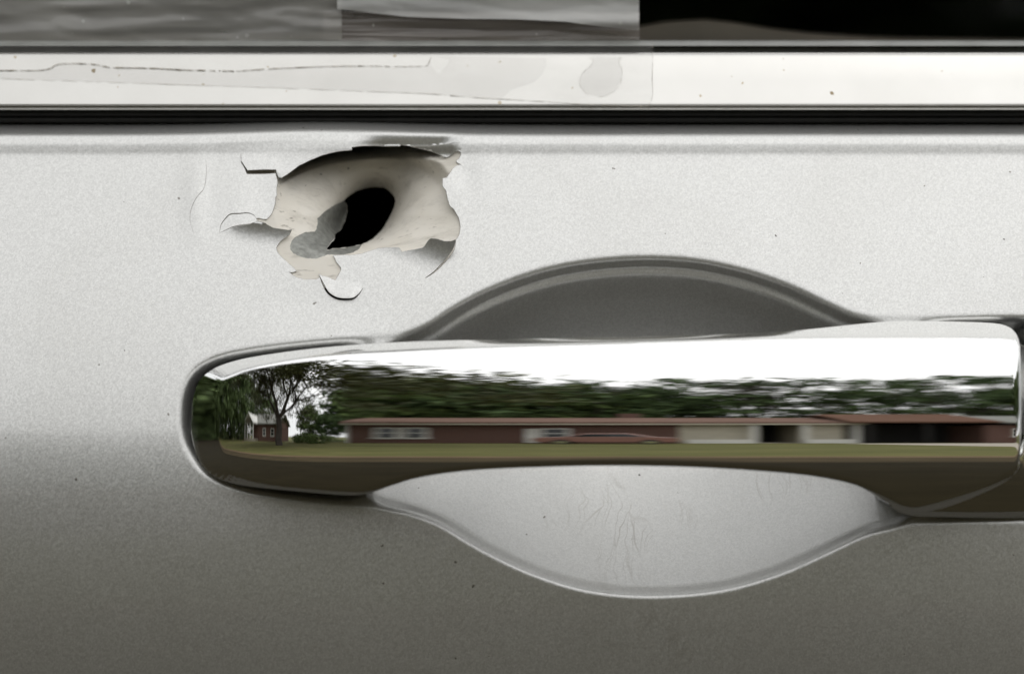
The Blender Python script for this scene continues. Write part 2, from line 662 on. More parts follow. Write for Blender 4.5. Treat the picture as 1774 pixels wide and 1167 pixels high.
# --- torn opening of the paint and its cracks (traced on the torn edge)
OPEN = UV([(380, 252), (416, 306), (500, 302), (575, 302), (578, 325), (590, 345), (602, 349), (640, 326), (700, 281), (760, 251),
           (820, 226), (870, 211), (930, 199), (997, 193), (997, 176), (1060, 170), (1130, 169), (1200, 172), (1268, 171),
           (1268, 162), (1350, 178), (1440, 200), (1480, 215), (1512, 230), (1530, 234), (1552, 224), (1575, 203),
           (1592, 197), (1606, 205), (1607, 222), (1600, 238), (1581, 254), (1590, 266), (1609, 274), (1585, 280),
           (1565, 295), (1545, 325), (1527, 349), (1505, 352), (1505, 395), (1524, 418), (1530, 445), (1535, 470), (1546, 505),
           (1566, 520), (1581, 545), (1590, 560), (1598, 578), (1606, 625), (1600, 660), (1590, 682), (1580, 694),
           (1545, 703), (1515, 703), (1475, 690), (1440, 686), (1428, 695), (1418, 708), (1405, 730), (1392, 740), (1330, 752),
           (1280, 763), (1272, 755), (1263, 739), (1210, 738), (1150, 742), (1100, 757), (1050, 773), (1000, 780), (950, 780),
           (893, 782), (905, 800), (912, 818), (938, 850), (936, 868), (922, 895), (906, 921), (880, 910), (862, 902), (835, 896),
           (814, 886), (818, 905), (800, 916), (770, 915), (735, 917), (690, 905), (665, 890), (645, 873), (665, 876), (688, 868),
           (672, 850), (645, 828), (618, 803), (595, 780), (580, 760), (575, 740), (585, 720), (604, 697), (648, 667), (654, 655),
           (662, 637), (640, 641), (600, 634), (560, 629), (535, 615), (510, 600), (490, 594), (470, 588), (462, 574), (480, 572),
           (500, 578), (522, 579), (537, 565), (551, 545), (562, 515), (569, 490), (571, 456), (578, 450), (577, 410), (582, 374),
           (577, 350), (571, 324), (480, 329), (412, 329), (395, 290), (378, 262)])


def slit(pts, w, taper=0.12):
    c = catmull(UV(pts), 5, closed=False)
    d = np.gradient(c, axis=0)
    nrm = np.stack([-d[:, 1], d[:, 0]], 1) / np.linalg.norm(d, axis=1)[:, None]
    t = np.linspace(0, 1, len(c))
    ww = w * np.maximum(np.sin(np.pi * t) ** 0.7, taper) * 0.5
    return np.concatenate([c + nrm * ww[:, None], (c - nrm * ww[:, None])[::-1]])


CRES_R = [(1580, 690), (1572, 730), (1556, 765), (1525, 805), (1490, 843), (1450, 880), (1405, 909)]
CRES_B = [(814, 888), (828, 920), (842, 950), (866, 990), (910, 1019), (960, 1026), (1005, 1021), (1036, 998), (1062, 962)]
LENS_T = [(258, 656), (268, 610), (290, 578), (320, 552), (370, 548), (415, 545), (445, 554), (464, 573)]
LENS_B = [(259, 657), (300, 637), (330, 624), (380, 612), (430, 605), (469, 589)]
HAIR = [(180, 243), (187, 290), (183, 350), (170, 410), (130, 460), (105, 510), (94, 560), (98, 605), (116, 655)]
TONGUE = [(377, 208), (378, 232), (381, 256)]
CRACK_TOP = [(1266, 168), (1340, 171), (1430, 170), (1520, 162), (1604, 152)]
CRACK_RT = [(1604, 150), (1560, 132), (1520, 112), (1490, 92)]
CRACK_R2 = [(1600, 270), (1618, 288), (1630, 312)]
SLITS = [slit(CRES_R, 4.2), slit(CRES_B, 4.4), slit(LENS_T, 2.0), slit(LENS_B, 1.5), slit(HAIR, 0.8, 0.4),
         slit(TONGUE, 0.7, 0.5), slit(CRACK_TOP, 1.3), slit(CRACK_R2, 0.5, .4)]

F_A = UV([(1120, 760), (1150, 735), (1266, 730), (1285, 745), (1390, 730), (1415, 695), (1440, 678), (1515, 694)] + CRES_R + [(1250, 870), (1130, 820)])
F_B = UV(LENS_B[:-1] + [(469, 590), (510, 598), (560, 627), (640, 636), (668, 634), (650, 672), (600, 700), (572, 745), (480, 745), (340, 715), (270, 670)])
F_C = UV(CRES_B + [(1040, 900), (960, 860), (905, 905), (860, 895)])


F_D = UV([(1266, 168), (1340, 171), (1430, 170), (1520, 162), (1604, 152), (1612, 175), (1592, 197), (1552, 224), (1530, 234), (1512, 230), (1440, 200), (1350, 178)])


def uv_of(px, py):
    return (px - 300) / 0.3102, (py - 200) / 0.3102


def damage(px, py):
    """+ = sunk into the door, - = lifted (in px)"""
    P = np.stack([px, py], 1)
    u, v = uv_of(px, py)
    d = np.zeros(len(P))
    m = inside(P, F_A)
    q = ((px - 650) * 30 - (py - 452) * 86) / 91.0
    d[m] -= (0.0062 * np.clip(q - 12, 0, 80) ** 2)[m]
    m = inside(P, F_B)
    pv = np.interp(u, [258, 340, 450, 600, 700], [657, 702, 732, 752, 752])
    tp = sst(258, 380, u)
    d[m] -= (0.0078 * np.clip((pv - v) * 0.3102, 0, 60) ** 2 * tp)[m]
    m = inside(P, F_C)
    lv = np.interp(u, [820, 900, 1060], [890, 930, 962])
    d[m] -= (6.5 * sst(0, 90, v - lv + 25) * sst(1062, 1000, u))[m]
    # paint above the tear has followed the blow inwards
    cv = np.interp(u, [1000, 1266, 1430, 1604], [178, 169, 170, 151])
    m = (v < cv) & (v > 60)
    sink = 11.0 * sst(78, 172, v) ** 1.3 * sst(960, 1180, u) * sst(1610, 1480, u - (165 - v) * 0.6)
    d[m] += sink[m]
    # tongue and its neighbour stand a little proud of each other
    m = (u > 379) & (u < 640) & (v < np.interp(u, [379, 414, 575, 600, 640], [252, 316, 314, 348, 335])) & (v > 200)
    d[m] -= (2.2 * sst(200, 300, v) * sst(640, 520, u) * sst(370, 385, u))[m]
    m = inside(P, F_D)
    d[m] -= (7.0 * sst(1270, 1420, u) * sst(1612, 1560, u) * sst(240, 150, v))[m]
    # slack ripples of the loosened coat
    rip = np.exp(-(((u - 760) / 420) ** 2 + ((v - 150) / 60) ** 2))
    d += 3.4 * rip * np.sin((v - 60) / 46.0 + (u - 600) / 330.0) * 0.7
    d += 1.3 * np.exp(-(((u - 420) / 260) ** 2 + ((v - 470) / 160) ** 2)) * np.sin(u / 70.0)
    d += 2.0 * np.exp(-(((u - 800) / 330) ** 2 + ((v - 1060) / 130) ** 2))
    d -= 3.0 * np.exp(-(((u - 130) / 70) ** 2 + ((v - 450) / 240) ** 2))
    d += 2.2 * np.exp(-(((u - 1640) / 60) ** 2 + ((v - 330) / 90) ** 2))
    return d


def skin_h(px, py):
    px = np.asarray(px, float)
    py = np.asarray(py, float)
    P = np.stack([px, py], 1)
    bend = 7.0 * np.exp(-((px - 560) / 190.0) ** 2) * sst(300, 225, py)
    h = base_h(py + bend)
    tp = sdf_in(P, POCKET)
    side = np.maximum(sst(660, 570, px), sst(1575, 1665, px))
    h += side * np.interp(tp, _t, P_PAD) + (1 - side) * np.interp(tp, _t, P_PAD_SMALL)
    tb = sdf_in(P, BOWL)
    wt = sst(820, 640, py)
    h += wt * np.interp(tb, _t, P_BOWL_TOP) + (1 - wt) * np.interp(tb, _t, P_BOWL_BOT)
    m = (px > 300) & (px < 880) & (py > 205) & (py < 580)
    dm = np.zeros(len(px))
    dm[m] = damage(px[m], py[m])
    # very slight panel waviness
    wav = 0.35 * np.sin(px / 210.0 + 1.0) * np.sin(py / 170.0) + 0.2 * np.sin(px / 93.0 + py / 120.0)
    return h + (dm + wav) * S


def graded(lo, a, b, hi, step):
    mid = np.arange(a, b + 0.01, step)
    left, right = [], []
    x, s_ = a, step
    while x > lo:
        s_ *= 1.35
        x -= s_
        left.append(x)
    x, s_ = mid[-1], step
    while x < hi:
        s_ *= 1.35
        x += s_
        right.append(x)
    return np.concatenate([left[::-1], mid, right])


GX = graded(-2200, -60, 1840, 4000, 3.0)
GY = np.concatenate([np.arange(200, 282, 1.25), graded(283, 283, 1230, 3300, 3.0)])
GY = np.unique(np.round(GY, 4))
GX = np.round(GX, 4)
ix0, ix1 = np.searchsorted(GX, 322), np.searchsorted(GX, 852)
iy0, iy1 = np.searchsorted(GY, 216), np.searchsorted(GY, 540)


def cdt_sheet(nodes, polys, keepout=1.1):
    """triangulate nodes + outlines; returns pts, tris"""
    segA = np.concatenate([p for p in polys])
    segB = np.concatenate([np.roll(p, -1, 0) for p in polys])
    dd = seg_dist(nodes, segA, segB)
    nodes = nodes[dd > keepout]
    vs = [Vector((float(a), float(b))) for a, b in nodes]
    es = []
    for p in polys:
        q = []
        for a, b in zip(p, np.roll(p, -1, 0)):
            k = max(1, int(np.linalg.norm(b - a) / 2.6))
            for j in range(k):
                pt = a + (b - a) * j / k
                if 0 < j:
                    pt = pt + rng.normal(0, 0.16, 2)
                q.append(pt)
        i0 = len(vs)
        vs += [Vector((float(a), float(b))) for a, b in q]
        es += [(i0 + j, i0 + (j + 1) % len(q)) for j in range(len(q))]
    r = delaunay_2d_cdt(vs, es, [], 0, 1e-4)
    pts = np.array([(a.x, a.y) for a in r[0]])
    return pts, [tuple(f) for f in r[2]]


def rim_edges(tris):
    cnt = {}
    for ti, t in enumerate(tris):
        for a, b in ((t[0], t[1]), (t[1], t[2]), (t[2], t[0])):
            k = (min(a, b), max(a, b))
            cnt.setdefault(k, []).append((a, b, ti))
    return [v[0] for v in cnt.values() if len(v) == 1]


def door_skin(parent):
    nx, ny = len(GX), len(GY)
    gx, gy = np.meshgrid(GX, GY)
    pts = np.stack([gx.ravel(), gy.ravel()], 1)
    used = np.ones((ny, nx), bool)
    used[iy0 + 1:iy1, ix0 + 1:ix1] = False
    remap = -np.ones(ny * nx, int)
    remap[used.ravel()] = np.arange(used.sum())
    allp = pts[used.ravel()]
    faces = []
    I = np.arange(ny * nx).reshape(ny, nx)
    for j in range(ny - 1):
        for i in range(nx - 1):
            if iy0 <= j < iy1 and ix0 <= i < ix1:
                continue
            faces.append((remap[I[j, i]], remap[I[j + 1, i]], remap[I[j + 1, i + 1]], remap[I[j, i + 1]]))
    # the torn patch
    sub = pts.reshape(ny, nx, 2)[iy0:iy1 + 1, ix0:ix1 + 1].reshape(-1, 2)
    pp, tris = cdt_sheet(sub, [OPEN] + SLITS, 0.9)
    cen = np.array([pp[list(t)].mean(0) for t in tris])
    gone = inside(cen, OPEN)
    for sl_ in SLITS:
        gone |= inside(cen, sl_)
    tris = [t for t, g_ in zip(tris, gone) if not g_]
    key = {(round(a, 3), round(b, 3)): k for k, (a, b) in enumerate(allp)}
    extra, mp = [], {}
    n0 = len(allp)
    for k in sorted({i for t in tris for i in t}):
        kk = (round(pp[k, 0], 3), round(pp[k, 1], 3))
        if kk in key:
            mp[k] = key[kk]
        else:
            mp[k] = n0 + len(extra)
            extra.append(pp[k])
    # orient triangles like the quads (facing the lens): clockwise in (px, py-down) counts as ccw in the world
    T = []
    for t in tris:
        a, b, c = pp[t[0]], pp[t[1]], pp[t[2]]
        ar = (b[0] - a[0]) * (c[1] - a[1]) - (b[1] - a[1]) * (c[0] - a[0])
        T.append(t if ar < 0 else (t[0], t[2], t[1]))
    faces += [tuple(mp[i] for i in t) for t in T]
    allp2 = np.concatenate([allp, np.array(extra)])
    y = skin_h(allp2[:, 0], allp2[:, 1])
    V = wpos(allp2[:, 0], allp2[:, 1], y)
    mids = [0] * len(faces)
    # thickness of the coat along the tear
    rect = (GX[ix0], GX[ix1], GY[iy0], GY[iy1])
    out_dir = {}
    redges = []
    for a, b, ti in rim_edges(T):
        pa, pb = pp[a], pp[b]
        if (abs(pa[0] - rect[0]) < .01 and abs(pb[0] - rect[0]) < .01) or (abs(pa[0] - rect[1]) < .01 and abs(pb[0] - rect[1]) < .01) \
           or (abs(pa[1] - rect[2]) < .01 and abs(pb[1] - rect[2]) < .01) or (abs(pa[1] - rect[3]) < .01 and abs(pb[1] - rect[3]) < .01):
            continue
        c = pp[list(T[ti])].mean(0)
        e = pb - pa
        nn = np.array([-e[1], e[0]])
        nn /= np.linalg.norm(nn) + 1e-9
        if nn @ (c - pa) > 0:
            nn = -nn
        for k in (a, b):
            out_dir[k] = out_dir.get(k, np.zeros(2)) + nn
        redges.append((a, b))
    base = len(V)
    ridx, rv = {}, []
    for k, nn in out_dir.items():
        L = np.linalg.norm(nn)
        nn = nn / L if L > 1e-6 else nn
        p3 = V[mp[k]]
        ridx[k] = base + len(rv)
        rv.append(p3)                                                     # sharp edge: its own vertex
        rv.append(p3 + np.array([nn[0] * 0.7 * S, 0.00028, -nn[1] * 0.7 * S]))
    V = np.concatenate([V, np.array(rv)])
    for a, b in redges:
        faces.append((ridx[b], ridx[a], ridx[a] + 1, ridx[b] + 1))
        mids.append(1)
    return mesh('door_skin', V, faces, [M['paint'], M['paint_edge']], parent, True, mids)


# ------------------------------------------------------------------ dented primer and bare steel under the tear
HOLE = catmull(UV([(958, 470), (995, 440), (1030, 420), (1075, 406), (1120, 400), (1160, 400), (1190, 408), (1225, 440), (1242, 478),
                   (1222, 540), (1195, 590), (1165, 640), (1110, 693), (1050, 722), (1000, 733), (948, 742), (915, 743), (885, 746), (870, 753),
                   (858, 745), (875, 715), (897, 690), (905, 660), (925, 645), (940, 628), (948, 605), (960, 582), (967, 540), (967, 500)]), 2)
BARE = UV([(975, 462), (930, 488), (900, 500), (868, 522), (840, 540), (822, 560), (803, 575), (806, 600), (800, 632), (790, 648), (760, 650),
           (740, 650), (710, 664), (680, 680), (662, 700), (653, 725), (655, 750), (668, 768), (690, 782), (740, 798), (800, 801),
           (830, 790), (865, 778), (900, 779), (950, 778), (1000, 768), (1035, 748), (1052, 726), (1040, 700), (980, 690), (1000, 560)])


def dent(px, py):
    u, v = uv_of(np.asarray(px, float), np.asarray(py, float))
    cx, cy = 1085.0, 560.0
    dx, dy = u - cx, v - cy
    ang = np.arctan2(-dy, dx)
    up = np.clip(np.sin(ang), 0, 1)
    dn = np.clip(-np.sin(ang), 0, 1)
    rx = np.where(dx > 0, 545.0, 520.0 + 200 * up)
    ry = np.where(dy < 0, 450.0, 245.0)
    r = np.sqrt((dx / rx) ** 2 + (dy / ry) ** 2)
    gentle = np.clip(1 - r, 0, 1) ** 1.15
    steep = 1 - sst(0.80, 1.0, r)
    wu = up ** 1.2
    broad = gentle * (1 - wu) + steep * wu
    # the funnel follows the slanted hole
    ca, sa = math.cos(math.radians(50)), math.sin(math.radians(50))
    hx, hy = (u - 1065) * ca - (v - 575) * sa, (u - 1065) * sa + (v - 575) * ca
    rh = np.sqrt((hx / 215) ** 2 + (hy / 135) ** 2)
    fun = np.exp(-np.clip(rh - 0.75, 0, 9) ** 1.15 * 2.6)
    depth = (0.0115 + 0.0025 * wu) * broad + 0.013 * fun * sst(1.05, 0.4, r)
    # deep fold under the upper edge of the tear
    ev = np.interp(u, [540, 600, 700, 760, 870, 997, 1130, 1268, 1350, 1440, 1512], [350, 348, 281, 251, 211, 185, 170, 168, 178, 200, 230])
    wd = np.interp(u, [560, 700, 1000, 1350, 1500], [45, 60, 80, 80, 40])
    wd = wd * 0.88
    fold = np.clip((ev + wd - v) / wd, 0, 1.6)
    depth += 0.020 * fold ** 1.6 * sst(560, 690, u) * sst(1530, 1400, u)
    depth += 0.0032 * np.exp(-((u - 500) / 130) ** 2 - ((v - 285) / 70) ** 2)
    return depth


def under_layer(name, nodes_step, polys, keep, off, mats, parent, thick, rect=(396, 822, 232, 500), lip=0.8):
    gx, gy = np.meshgrid(np.arange(rect[0], rect[1] + .1, nodes_step), np.arange(rect[2], rect[3] + .1, nodes_step))
    pts, tris = cdt_sheet(np.stack([gx.ravel(), gy.ravel()], 1), polys, 0.8)
    cen = np.array([pts[list(t)].mean(0) for t in tris])
    k = keep(cen)
    T = []
    for t, kk in zip(tris, k):
        if kk:
            a, b, c = pts[t[0]], pts[t[1]], pts[t[2]]
            ar = (b[0] - a[0]) * (c[1] - a[1]) - (b[1] - a[1]) * (c[0] - a[0])
            T.append(t if ar < 0 else (t[0], t[2], t[1]))
    ids = sorted({i for t in T for i in t})
    mp = {k_: i for i, k_ in enumerate(ids)}
    P = pts[ids]
    bend = 7.0 * np.exp(-((P[:, 0] - 560) / 190.0) ** 2) * sst(300, 225, P[:, 1])
    y = base_h(np.maximum(P[:, 1] + bend, 232)) + np.clip(262 - P[:, 1], 0, 99) * S * 0.5 + off(P) + dent(P[:, 0], P[:, 1])
    V = wpos(P[:, 0], P[:, 1], y)
    faces = [tuple(mp[i] for i in t) for t in T]
    mids = [0] * len(faces)
    edge = rim_edges(T)
    vv, cache = [], {}
    for a, b, ti in edge:
        for k_ in (a, b):
            if k_ not in cache:
                cache[k_] = len(V) + len(vv)
                c = pts[list(T[ti])].mean(0)
                o2 = pts[k_] - c
                o2 = o2 / (np.linalg.norm(o2) + 1e-9)
                p3 = V[mp[k_]]
                vv += [p3, p3 + np.array([o2[0] * lip * S, thick, -o2[1] * lip * S])]
        faces.append((cache[b], cache[a], cache[a] + 1, cache[b] + 1))
        mids.append(1)
    V = np.concatenate([V, np.array(vv)])
    return mesh(name, V, faces, mats, parent, True, mids)


# ------------------------------------------------------------------ handle
PHI = np.array([(300, -39), (340, -38), (378, -36), (400, -32), (440, -24), (480, -17.5), (520, -12.5), (560, -9), (600, -7.3),
                (1110, 0), (1770, 9.4), (2000, 13), (2120, 30)], float)
THH = np.array([(480, 24), (560, 17.5), (600, 14), (660, 8.2), (731, 3.0), (770, 0), (785, -2.6), (797, -6), (808, -10), (830, -19),
                (850, -27), (880, -37), (910, -46)], float)
_px = np.arange(280, 2200, 0.5)
_sm = np.ones(61) / 61
_ph = np.convolve(np.pad(np.interp(_px, PHI[:, 0], PHI[:, 1]), 30, 'edge'), _sm, 'valid')
_yx = np.cumsum(np.tan(np.radians(_ph))) * 0.5 * S
_yx -= np.interp(1110, _px, _yx)
_pq = np.arange(470, 920, 0.5)
_sm2 = np.ones(21) / 21
_tq = np.convolve(np.pad(np.interp(_pq, THH[:, 0], THH[:, 1]), 10, 'edge'), _sm2, 'valid')
_yz = -np.cumsum(np.tan(np.radians(_tq))) * 0.5 * S
_yz -= np.interp(770, _pq, _yz)


def azim(px):
    """direction (deg) in which the handle at photograph column px shows the street"""
    return np.degrees(np.arctan((np.asarray(px, float) - 887) * S / D)) + 2 * np.interp(px, _px, _ph)


GRIP_TOP = [(331, 735), (333, 700), (340, 670), (352, 652), (375, 636), (410, 624), (450, 616), (520, 606), (600, 598), (680, 593),
            (760, 590), (900, 587), (1050, 584), (1200, 581), (1300, 577), (1380, 572), (1450, 565), (1520, 558), (1580, 556),
            (1660, 557), (1720, 559.5), (1745, 565), (1758, 575), (1765, 590), (1768, 620), (1769, 690)]
GRIP_BOT = [(331, 735), (332, 755), (338, 780), (350, 806), (370, 824), (400, 836), (440, 843), (500, 849), (580, 856), (615, 857),
            (645, 852), (680, 840), (720, 828), (780, 818), (850, 812), (950, 808), (1050, 806), (1150, 807), (1250, 811), (1350, 818),
            (1420, 826), (1480, 839), (1515, 856), (1545, 874), (1565, 885), (1595, 887), (1640, 878), (1700, 855), (1745, 832), (1762, 815),
            (1768, 795), (1769, 760)]
CREASE = catmull([(379, 735), (378, 700), (381, 672), (390, 654), (412, 642), (450, 632), (520, 620), (600, 612), (680, 608), (760, 604), (900, 599),
                  (1050, 595), (1200, 591), (1300, 588), (1400, 586), (1500, 585), (1600, 585), (1700, 585), (1752, 587), (1762, 594),
                  (1766, 640), (1766, 785), (1759, 810), (1738, 826), (1690, 848), (1600, 876), (1570, 876), (1548, 866), (1515, 848), (1480, 833),
                  (1420, 820), (1350, 812), (1250, 806), (1150, 802), (1050, 801), (950, 803), (850, 807), (780, 813), (720, 823),
                  (680, 835), (645, 846), (610, 850), (500, 841), (440, 832), (405, 820), (388, 800), (381, 770)], 4)


def chain(pts, px, n=8):
    c = catmull(pts, n, closed=False)
    x = np.maximum.accumulate(c[:, 0])
    return np.interp(px, x, c[:, 1])


def shell(name, top, bot, crease, yoff, slope, ends, parent, ncol=480, nrow=120):
    """chromed shell: front follows the bow of the handle, a steeper rim outside the crease, walls and back"""
    x0, x1 = top[0][0], max(top[-1][0], bot[-1][0])
    k = np.linspace(0, 1, ncol)
    kk = 0.75 * k + 0.25 * (0.5 - 0.5 * np.cos(np.pi * k))
    px = x0 + (x1 - x0) * kk
    px[1:4] = x0 + (px[4] - x0) * np.array([0.03, 0.15, 0.45])
    T, B = chain(top, px), chain(bot, px)
    v = np.linspace(0, 1, nrow)
    vv = 0.45 * v + 0.55 * (0.5 - 0.5 * np.cos(np.pi * v))
    PX = np.repeat(px[:, None], nrow, 1)
    PY = T[:, None] + (B - T)[:, None] * vv[None]
    P = np.stack([PX.ravel(), PY.ravel()], 1)
    ins = inside(P, crease)
    od = np.where(ins, 0, seg_dist(P, crease, np.roll(crease, -1, 0)))
    idd = np.where(ins, seg_dist(P, crease, np.roll(crease, -1, 0)), 0)
    s_ = od - idd
    g_ = P - seg_near(P, crease)
    g_ = np.where(ins, -1, 1)[:, None] * g_ / (np.linalg.norm(g_, axis=1)[:, None] + 1e-9)
    sl_ = slope - (slope - 0.8) * sst(0.0, 0.8, g_[:, 1])
    sl_ = sl_ + (4.0 - sl_) * sst(0.2, 0.9, -g_[:, 1])
    sl_ = sl_ - (sl_ - 0.20) * sst(0.1, 0.95, -g_[:, 0]) * sst(470, 420, P[:, 0])
    drop = sl_ * 1.6 * np.logaddexp(0, s_ / 1.6)                # small radius along the crease
    y = yoff + np.interp(P[:, 0], _px, _yx) + np.interp(P[:, 1], _pq, _yz) + drop * S
    V = wpos(P[:, 0], P[:, 1], y)
    e = np.zeros(len(P))
    for a, b in ends:
        e = np.maximum(e, sst(a, b, P[:, 0]))
    yb = y + 0.006
    yb = np.maximum(yb + e * (0.016 - yb), y + 0.0005)
    Vb = V.copy()
    Vb[:, 1] = yb
    # thicker towards the back by a hair so that walls do not run along the view rays
    I = np.arange(ncol * nrow).reshape(ncol, nrow)
    faces = []
    n = ncol * nrow
    for i in range(ncol - 1):
        for j in range(nrow - 1):
            faces.append((I[i, j], I[i, j + 1], I[i + 1, j + 1], I[i + 1, j]))
            faces.append((n + I[i, j], n + I[i + 1, j], n + I[i + 1, j + 1], n + I[i, j + 1]))
    loop = [I[i, 0] for i in range(ncol)] + [I[-1, j] for j in range(1, nrow)] + [I[i, -1] for i in range(ncol - 2, -1, -1)] + [I[0, j] for j in range(nrow - 2, 0, -1)]
    VV = np.concatenate([V, Vb])
    m0 = len(VV)
    VV = np.concatenate([VV, V[loop], Vb[loop]])
    L = len(loop)
    for q in range(L):
        r = (q + 1) % L
        faces.append((m0 + q, m0 + r, m0 + L + r, m0 + L + q))
    return mesh(name, VV, faces, M['chrome'], parent)


# ------------------------------------------------------------------ extruded strips
def strip(name, prof, mat, parent, x0=-2200, x1=4000, nseg=1):
    """profile of (py, depth) points extruded along the door"""
    X0, X1 = (x0 - 887) * S, (x1 - 887) * S
    xs = np.linspace(X0, X1, nseg + 1)
    V, F = [], []
    n = len(prof)
    for x in xs:
        for py, y in prof:
            p = wpos(887, py, y)
            V.append((x, y, p[2]))
    for k in range(nseg):
        for i in range(n - 1):
            F.append((k * n + i, k * n + i + 1, (k + 1) * n + i + 1, (k + 1) * n + i))
    return mesh(name, V, F, mat, parent)


# ================================================================== build: the door
door = tag(empty('car_door', (0, 0, 0)), 'silver car door with torn paint round a punched hole above its chrome handle', 'car door')
door_skin(door)
inHOLE = lambda P: inside(P, HOLE)
inBARE = lambda P: inside(P, BARE)
under_layer('primer_coat', 2.4, [HOLE, BARE], lambda c: ~inHOLE(c) & ~inBARE(c), lambda P: 0.00042 + 0 * P[:, 0],
            [M['primer'], M['primer']], door, 0.00012)
BIG = (BARE - BARE.mean(0)) * 1.06 + BARE.mean(0)
under_layer('bare_metal', 2.4, [HOLE, BIG], lambda c: ~inHOLE(c) & inside(c, BIG), lambda P: 0.00054 + 0.00022 * np.sin(P[:, 0] / 9.0) * np.sin(P[:, 1] / 12.0 + 1) * sdf_in(P, BARE) / 12,
            [M['steel'], M['steel_edge']], door, 0.00025, rect=(480, 640, 330, 460), lip=2.4)

ytop = float(base_h(214))
seal_y = ytop - 0.002
# rubber seal under the moulding: two soft ribs
strip('rubber_seal', [(216, ytop + 0.006), (213.5, ytop + 0.002), (212.5, seal_y + 0.0006), (210, seal_y), (206, seal_y - 0.0001), (203.5, seal_y + 0.0006),
                      (202, seal_y + 0.0007), (199.5, seal_y - 0.0003), (194, seal_y - 0.0005), (189, seal_y - 0.0002), (186, seal_y + 0.004), (120, seal_y + 0.02)], M['rubber'], door)
# bright moulding: lip, turned-under bevel, flat face, rounded top
mf = seal_y - 0.0022
fc = lambda py: mf + (181 - py) * S * math.tan(math.radians(24))
strip('belt_moulding', [(192, mf + 0.006), (191.2, mf + 0.0012), (190.4, mf + 0.0004), (189.2, mf + 0.0003), (188, mf + 0.0008), (186.5, mf + 0.0010), (183.5, mf + 0.00025), (182, mf + 0.00002),
                        (181, fc(181)), (178, fc(178)), (140, fc(140)), (98, fc(98)), (94.5, fc(94.5) + 0.0001), (92.5, fc(92.5) + 0.0004), (91, fc(91) + 0.0011), (90, fc(90) + 0.0022), (89.5, fc(89.5) + 0.006)], M['moulding'], door)
gy0 = fc(90) + 0.0065
# felt strip between moulding and glass
strip('glass_felt', [(96, gy0 - 0.003), (84, gy0 - 0.002), (76, gy0 - 0.0005), (72, gy0 + 0.0012), (70.5, gy0 + 0.003)], M['felt'], door)
gl = []
for py in (110, 70, 0, -200, -500, -900, -1400):
    gl.append((py, gy0 + 0.004 + (70 - py) * S * math.tan(math.radians(0.5)) + max(0, 40 - py) ** 2 * S * S * 0.5))
strip('window_glass', gl, M['glass'], door)
# inner sill of the door behind the glass, with its swelling
sx = np.concatenate([[-2200, -400], np.linspace(0, 1774, 120), [2300, 4000]])
st = np.interp(sx, [-2200, 900, 1060, 1110, 1150, 1220, 1270, 1330, 1400, 1480, 1560, 1774, 4000], [62, 58, 52, 47, 39, 35, 40, 50, 58, 63, 66, 69, 70])
sy = gy0 + 0.022
V, F = [], []
for x, t in zip(sx, st):
    for py, yy in ((110, sy - 0.001), (82, sy - 0.001), (t + 3, sy), (t + 0.8, sy + 0.001), (t, sy + 0.004), (t - 0.3, sy + 0.05), (t + 60, sy + 0.06)):
        V.append(wpos(x, py, yy))
k = 7
F = [(i * k + j, i * k + j + 1, (i + 1) * k + j + 1, (i + 1) * k + j) for i in range(len(sx) - 1) for j in range(k - 1)]
mesh('inner_sill', V, F, M['sill'], door)


def cavity(name, x0, x1, y0, y1, z0, z1, mat, parent, open_front=True):
    v = [(x0, y0, z0), (x1, y0, z0), (x1, y1, z0), (x0, y1, z0), (x0, y0, z1), (x1, y0, z1), (x1, y1, z1), (x0, y1, z1)]
    f = [(0, 3, 2, 1), (4, 5, 6, 7), (1, 2, 6, 5), (2, 3, 7, 6), (3, 0, 4, 7)]
    return mesh(name, v, f, mat, parent, smooth=False)


XL, XR = (-2200 - 887) * S, (4000 - 887) * S
cavity('dark_inner_box', XL * 1.04, XR * 1.04, 0.03, 0.16, ZC - 0.33, ZC + 0.066, M['cavity'], door)  # closed black box added so the torn hole shows only darkness
cavity('dark_cabin_box', XL * 1.05, XR * 1.05, gy0 + 0.0035, 0.9, ZC + 0.045, ZC + 0.27, M['cavity'], door)  # black box added behind the glass to keep the window dark

handle = empty('door_handle', (0, 0, 0), door)
handle['label'] = 'chrome pull handle with arched grip'
shell('grip', GRIP_TOP, GRIP_BOT, CREASE, -0.026, 1.75, ((690, 560), (1500, 1640)), handle)
CAP_TOP = [(1530, 862), (1560, 850), (1600, 840), (1650, 825), (1700, 810), (1760, 780), (1774, 740), (1777, 640), (1778, 590), (1781, 570), (1787, 561), (1820, 558), (1960, 560), (2040, 580), (2085, 640), (2100, 730)]
CAP_BOT = [(1530, 862), (1545, 878), (1560, 888), (1580, 893), (1620, 895), (1774, 897), (1940, 894), (2030, 875), (2080, 830), (2098, 760), (2100, 735)]
CAP_CREASE = catmull([(1545, 866), (1600, 852), (1650, 838), (1700, 822), (1760, 792), (1780, 740), (1783, 640), (1785, 600), (1792, 588), (1830, 585), (1960, 588), (2020, 604), (2060, 650), (2072, 730), (2060, 810), (2020, 850), (1940, 872), (1774, 886), (1620, 886), (1570, 880)], 4)
shell('lock_cover', CAP_TOP, CAP_BOT, CAP_CREASE, -0.0242, 1.75, ((1500, 1520),), handle, 200, 90)

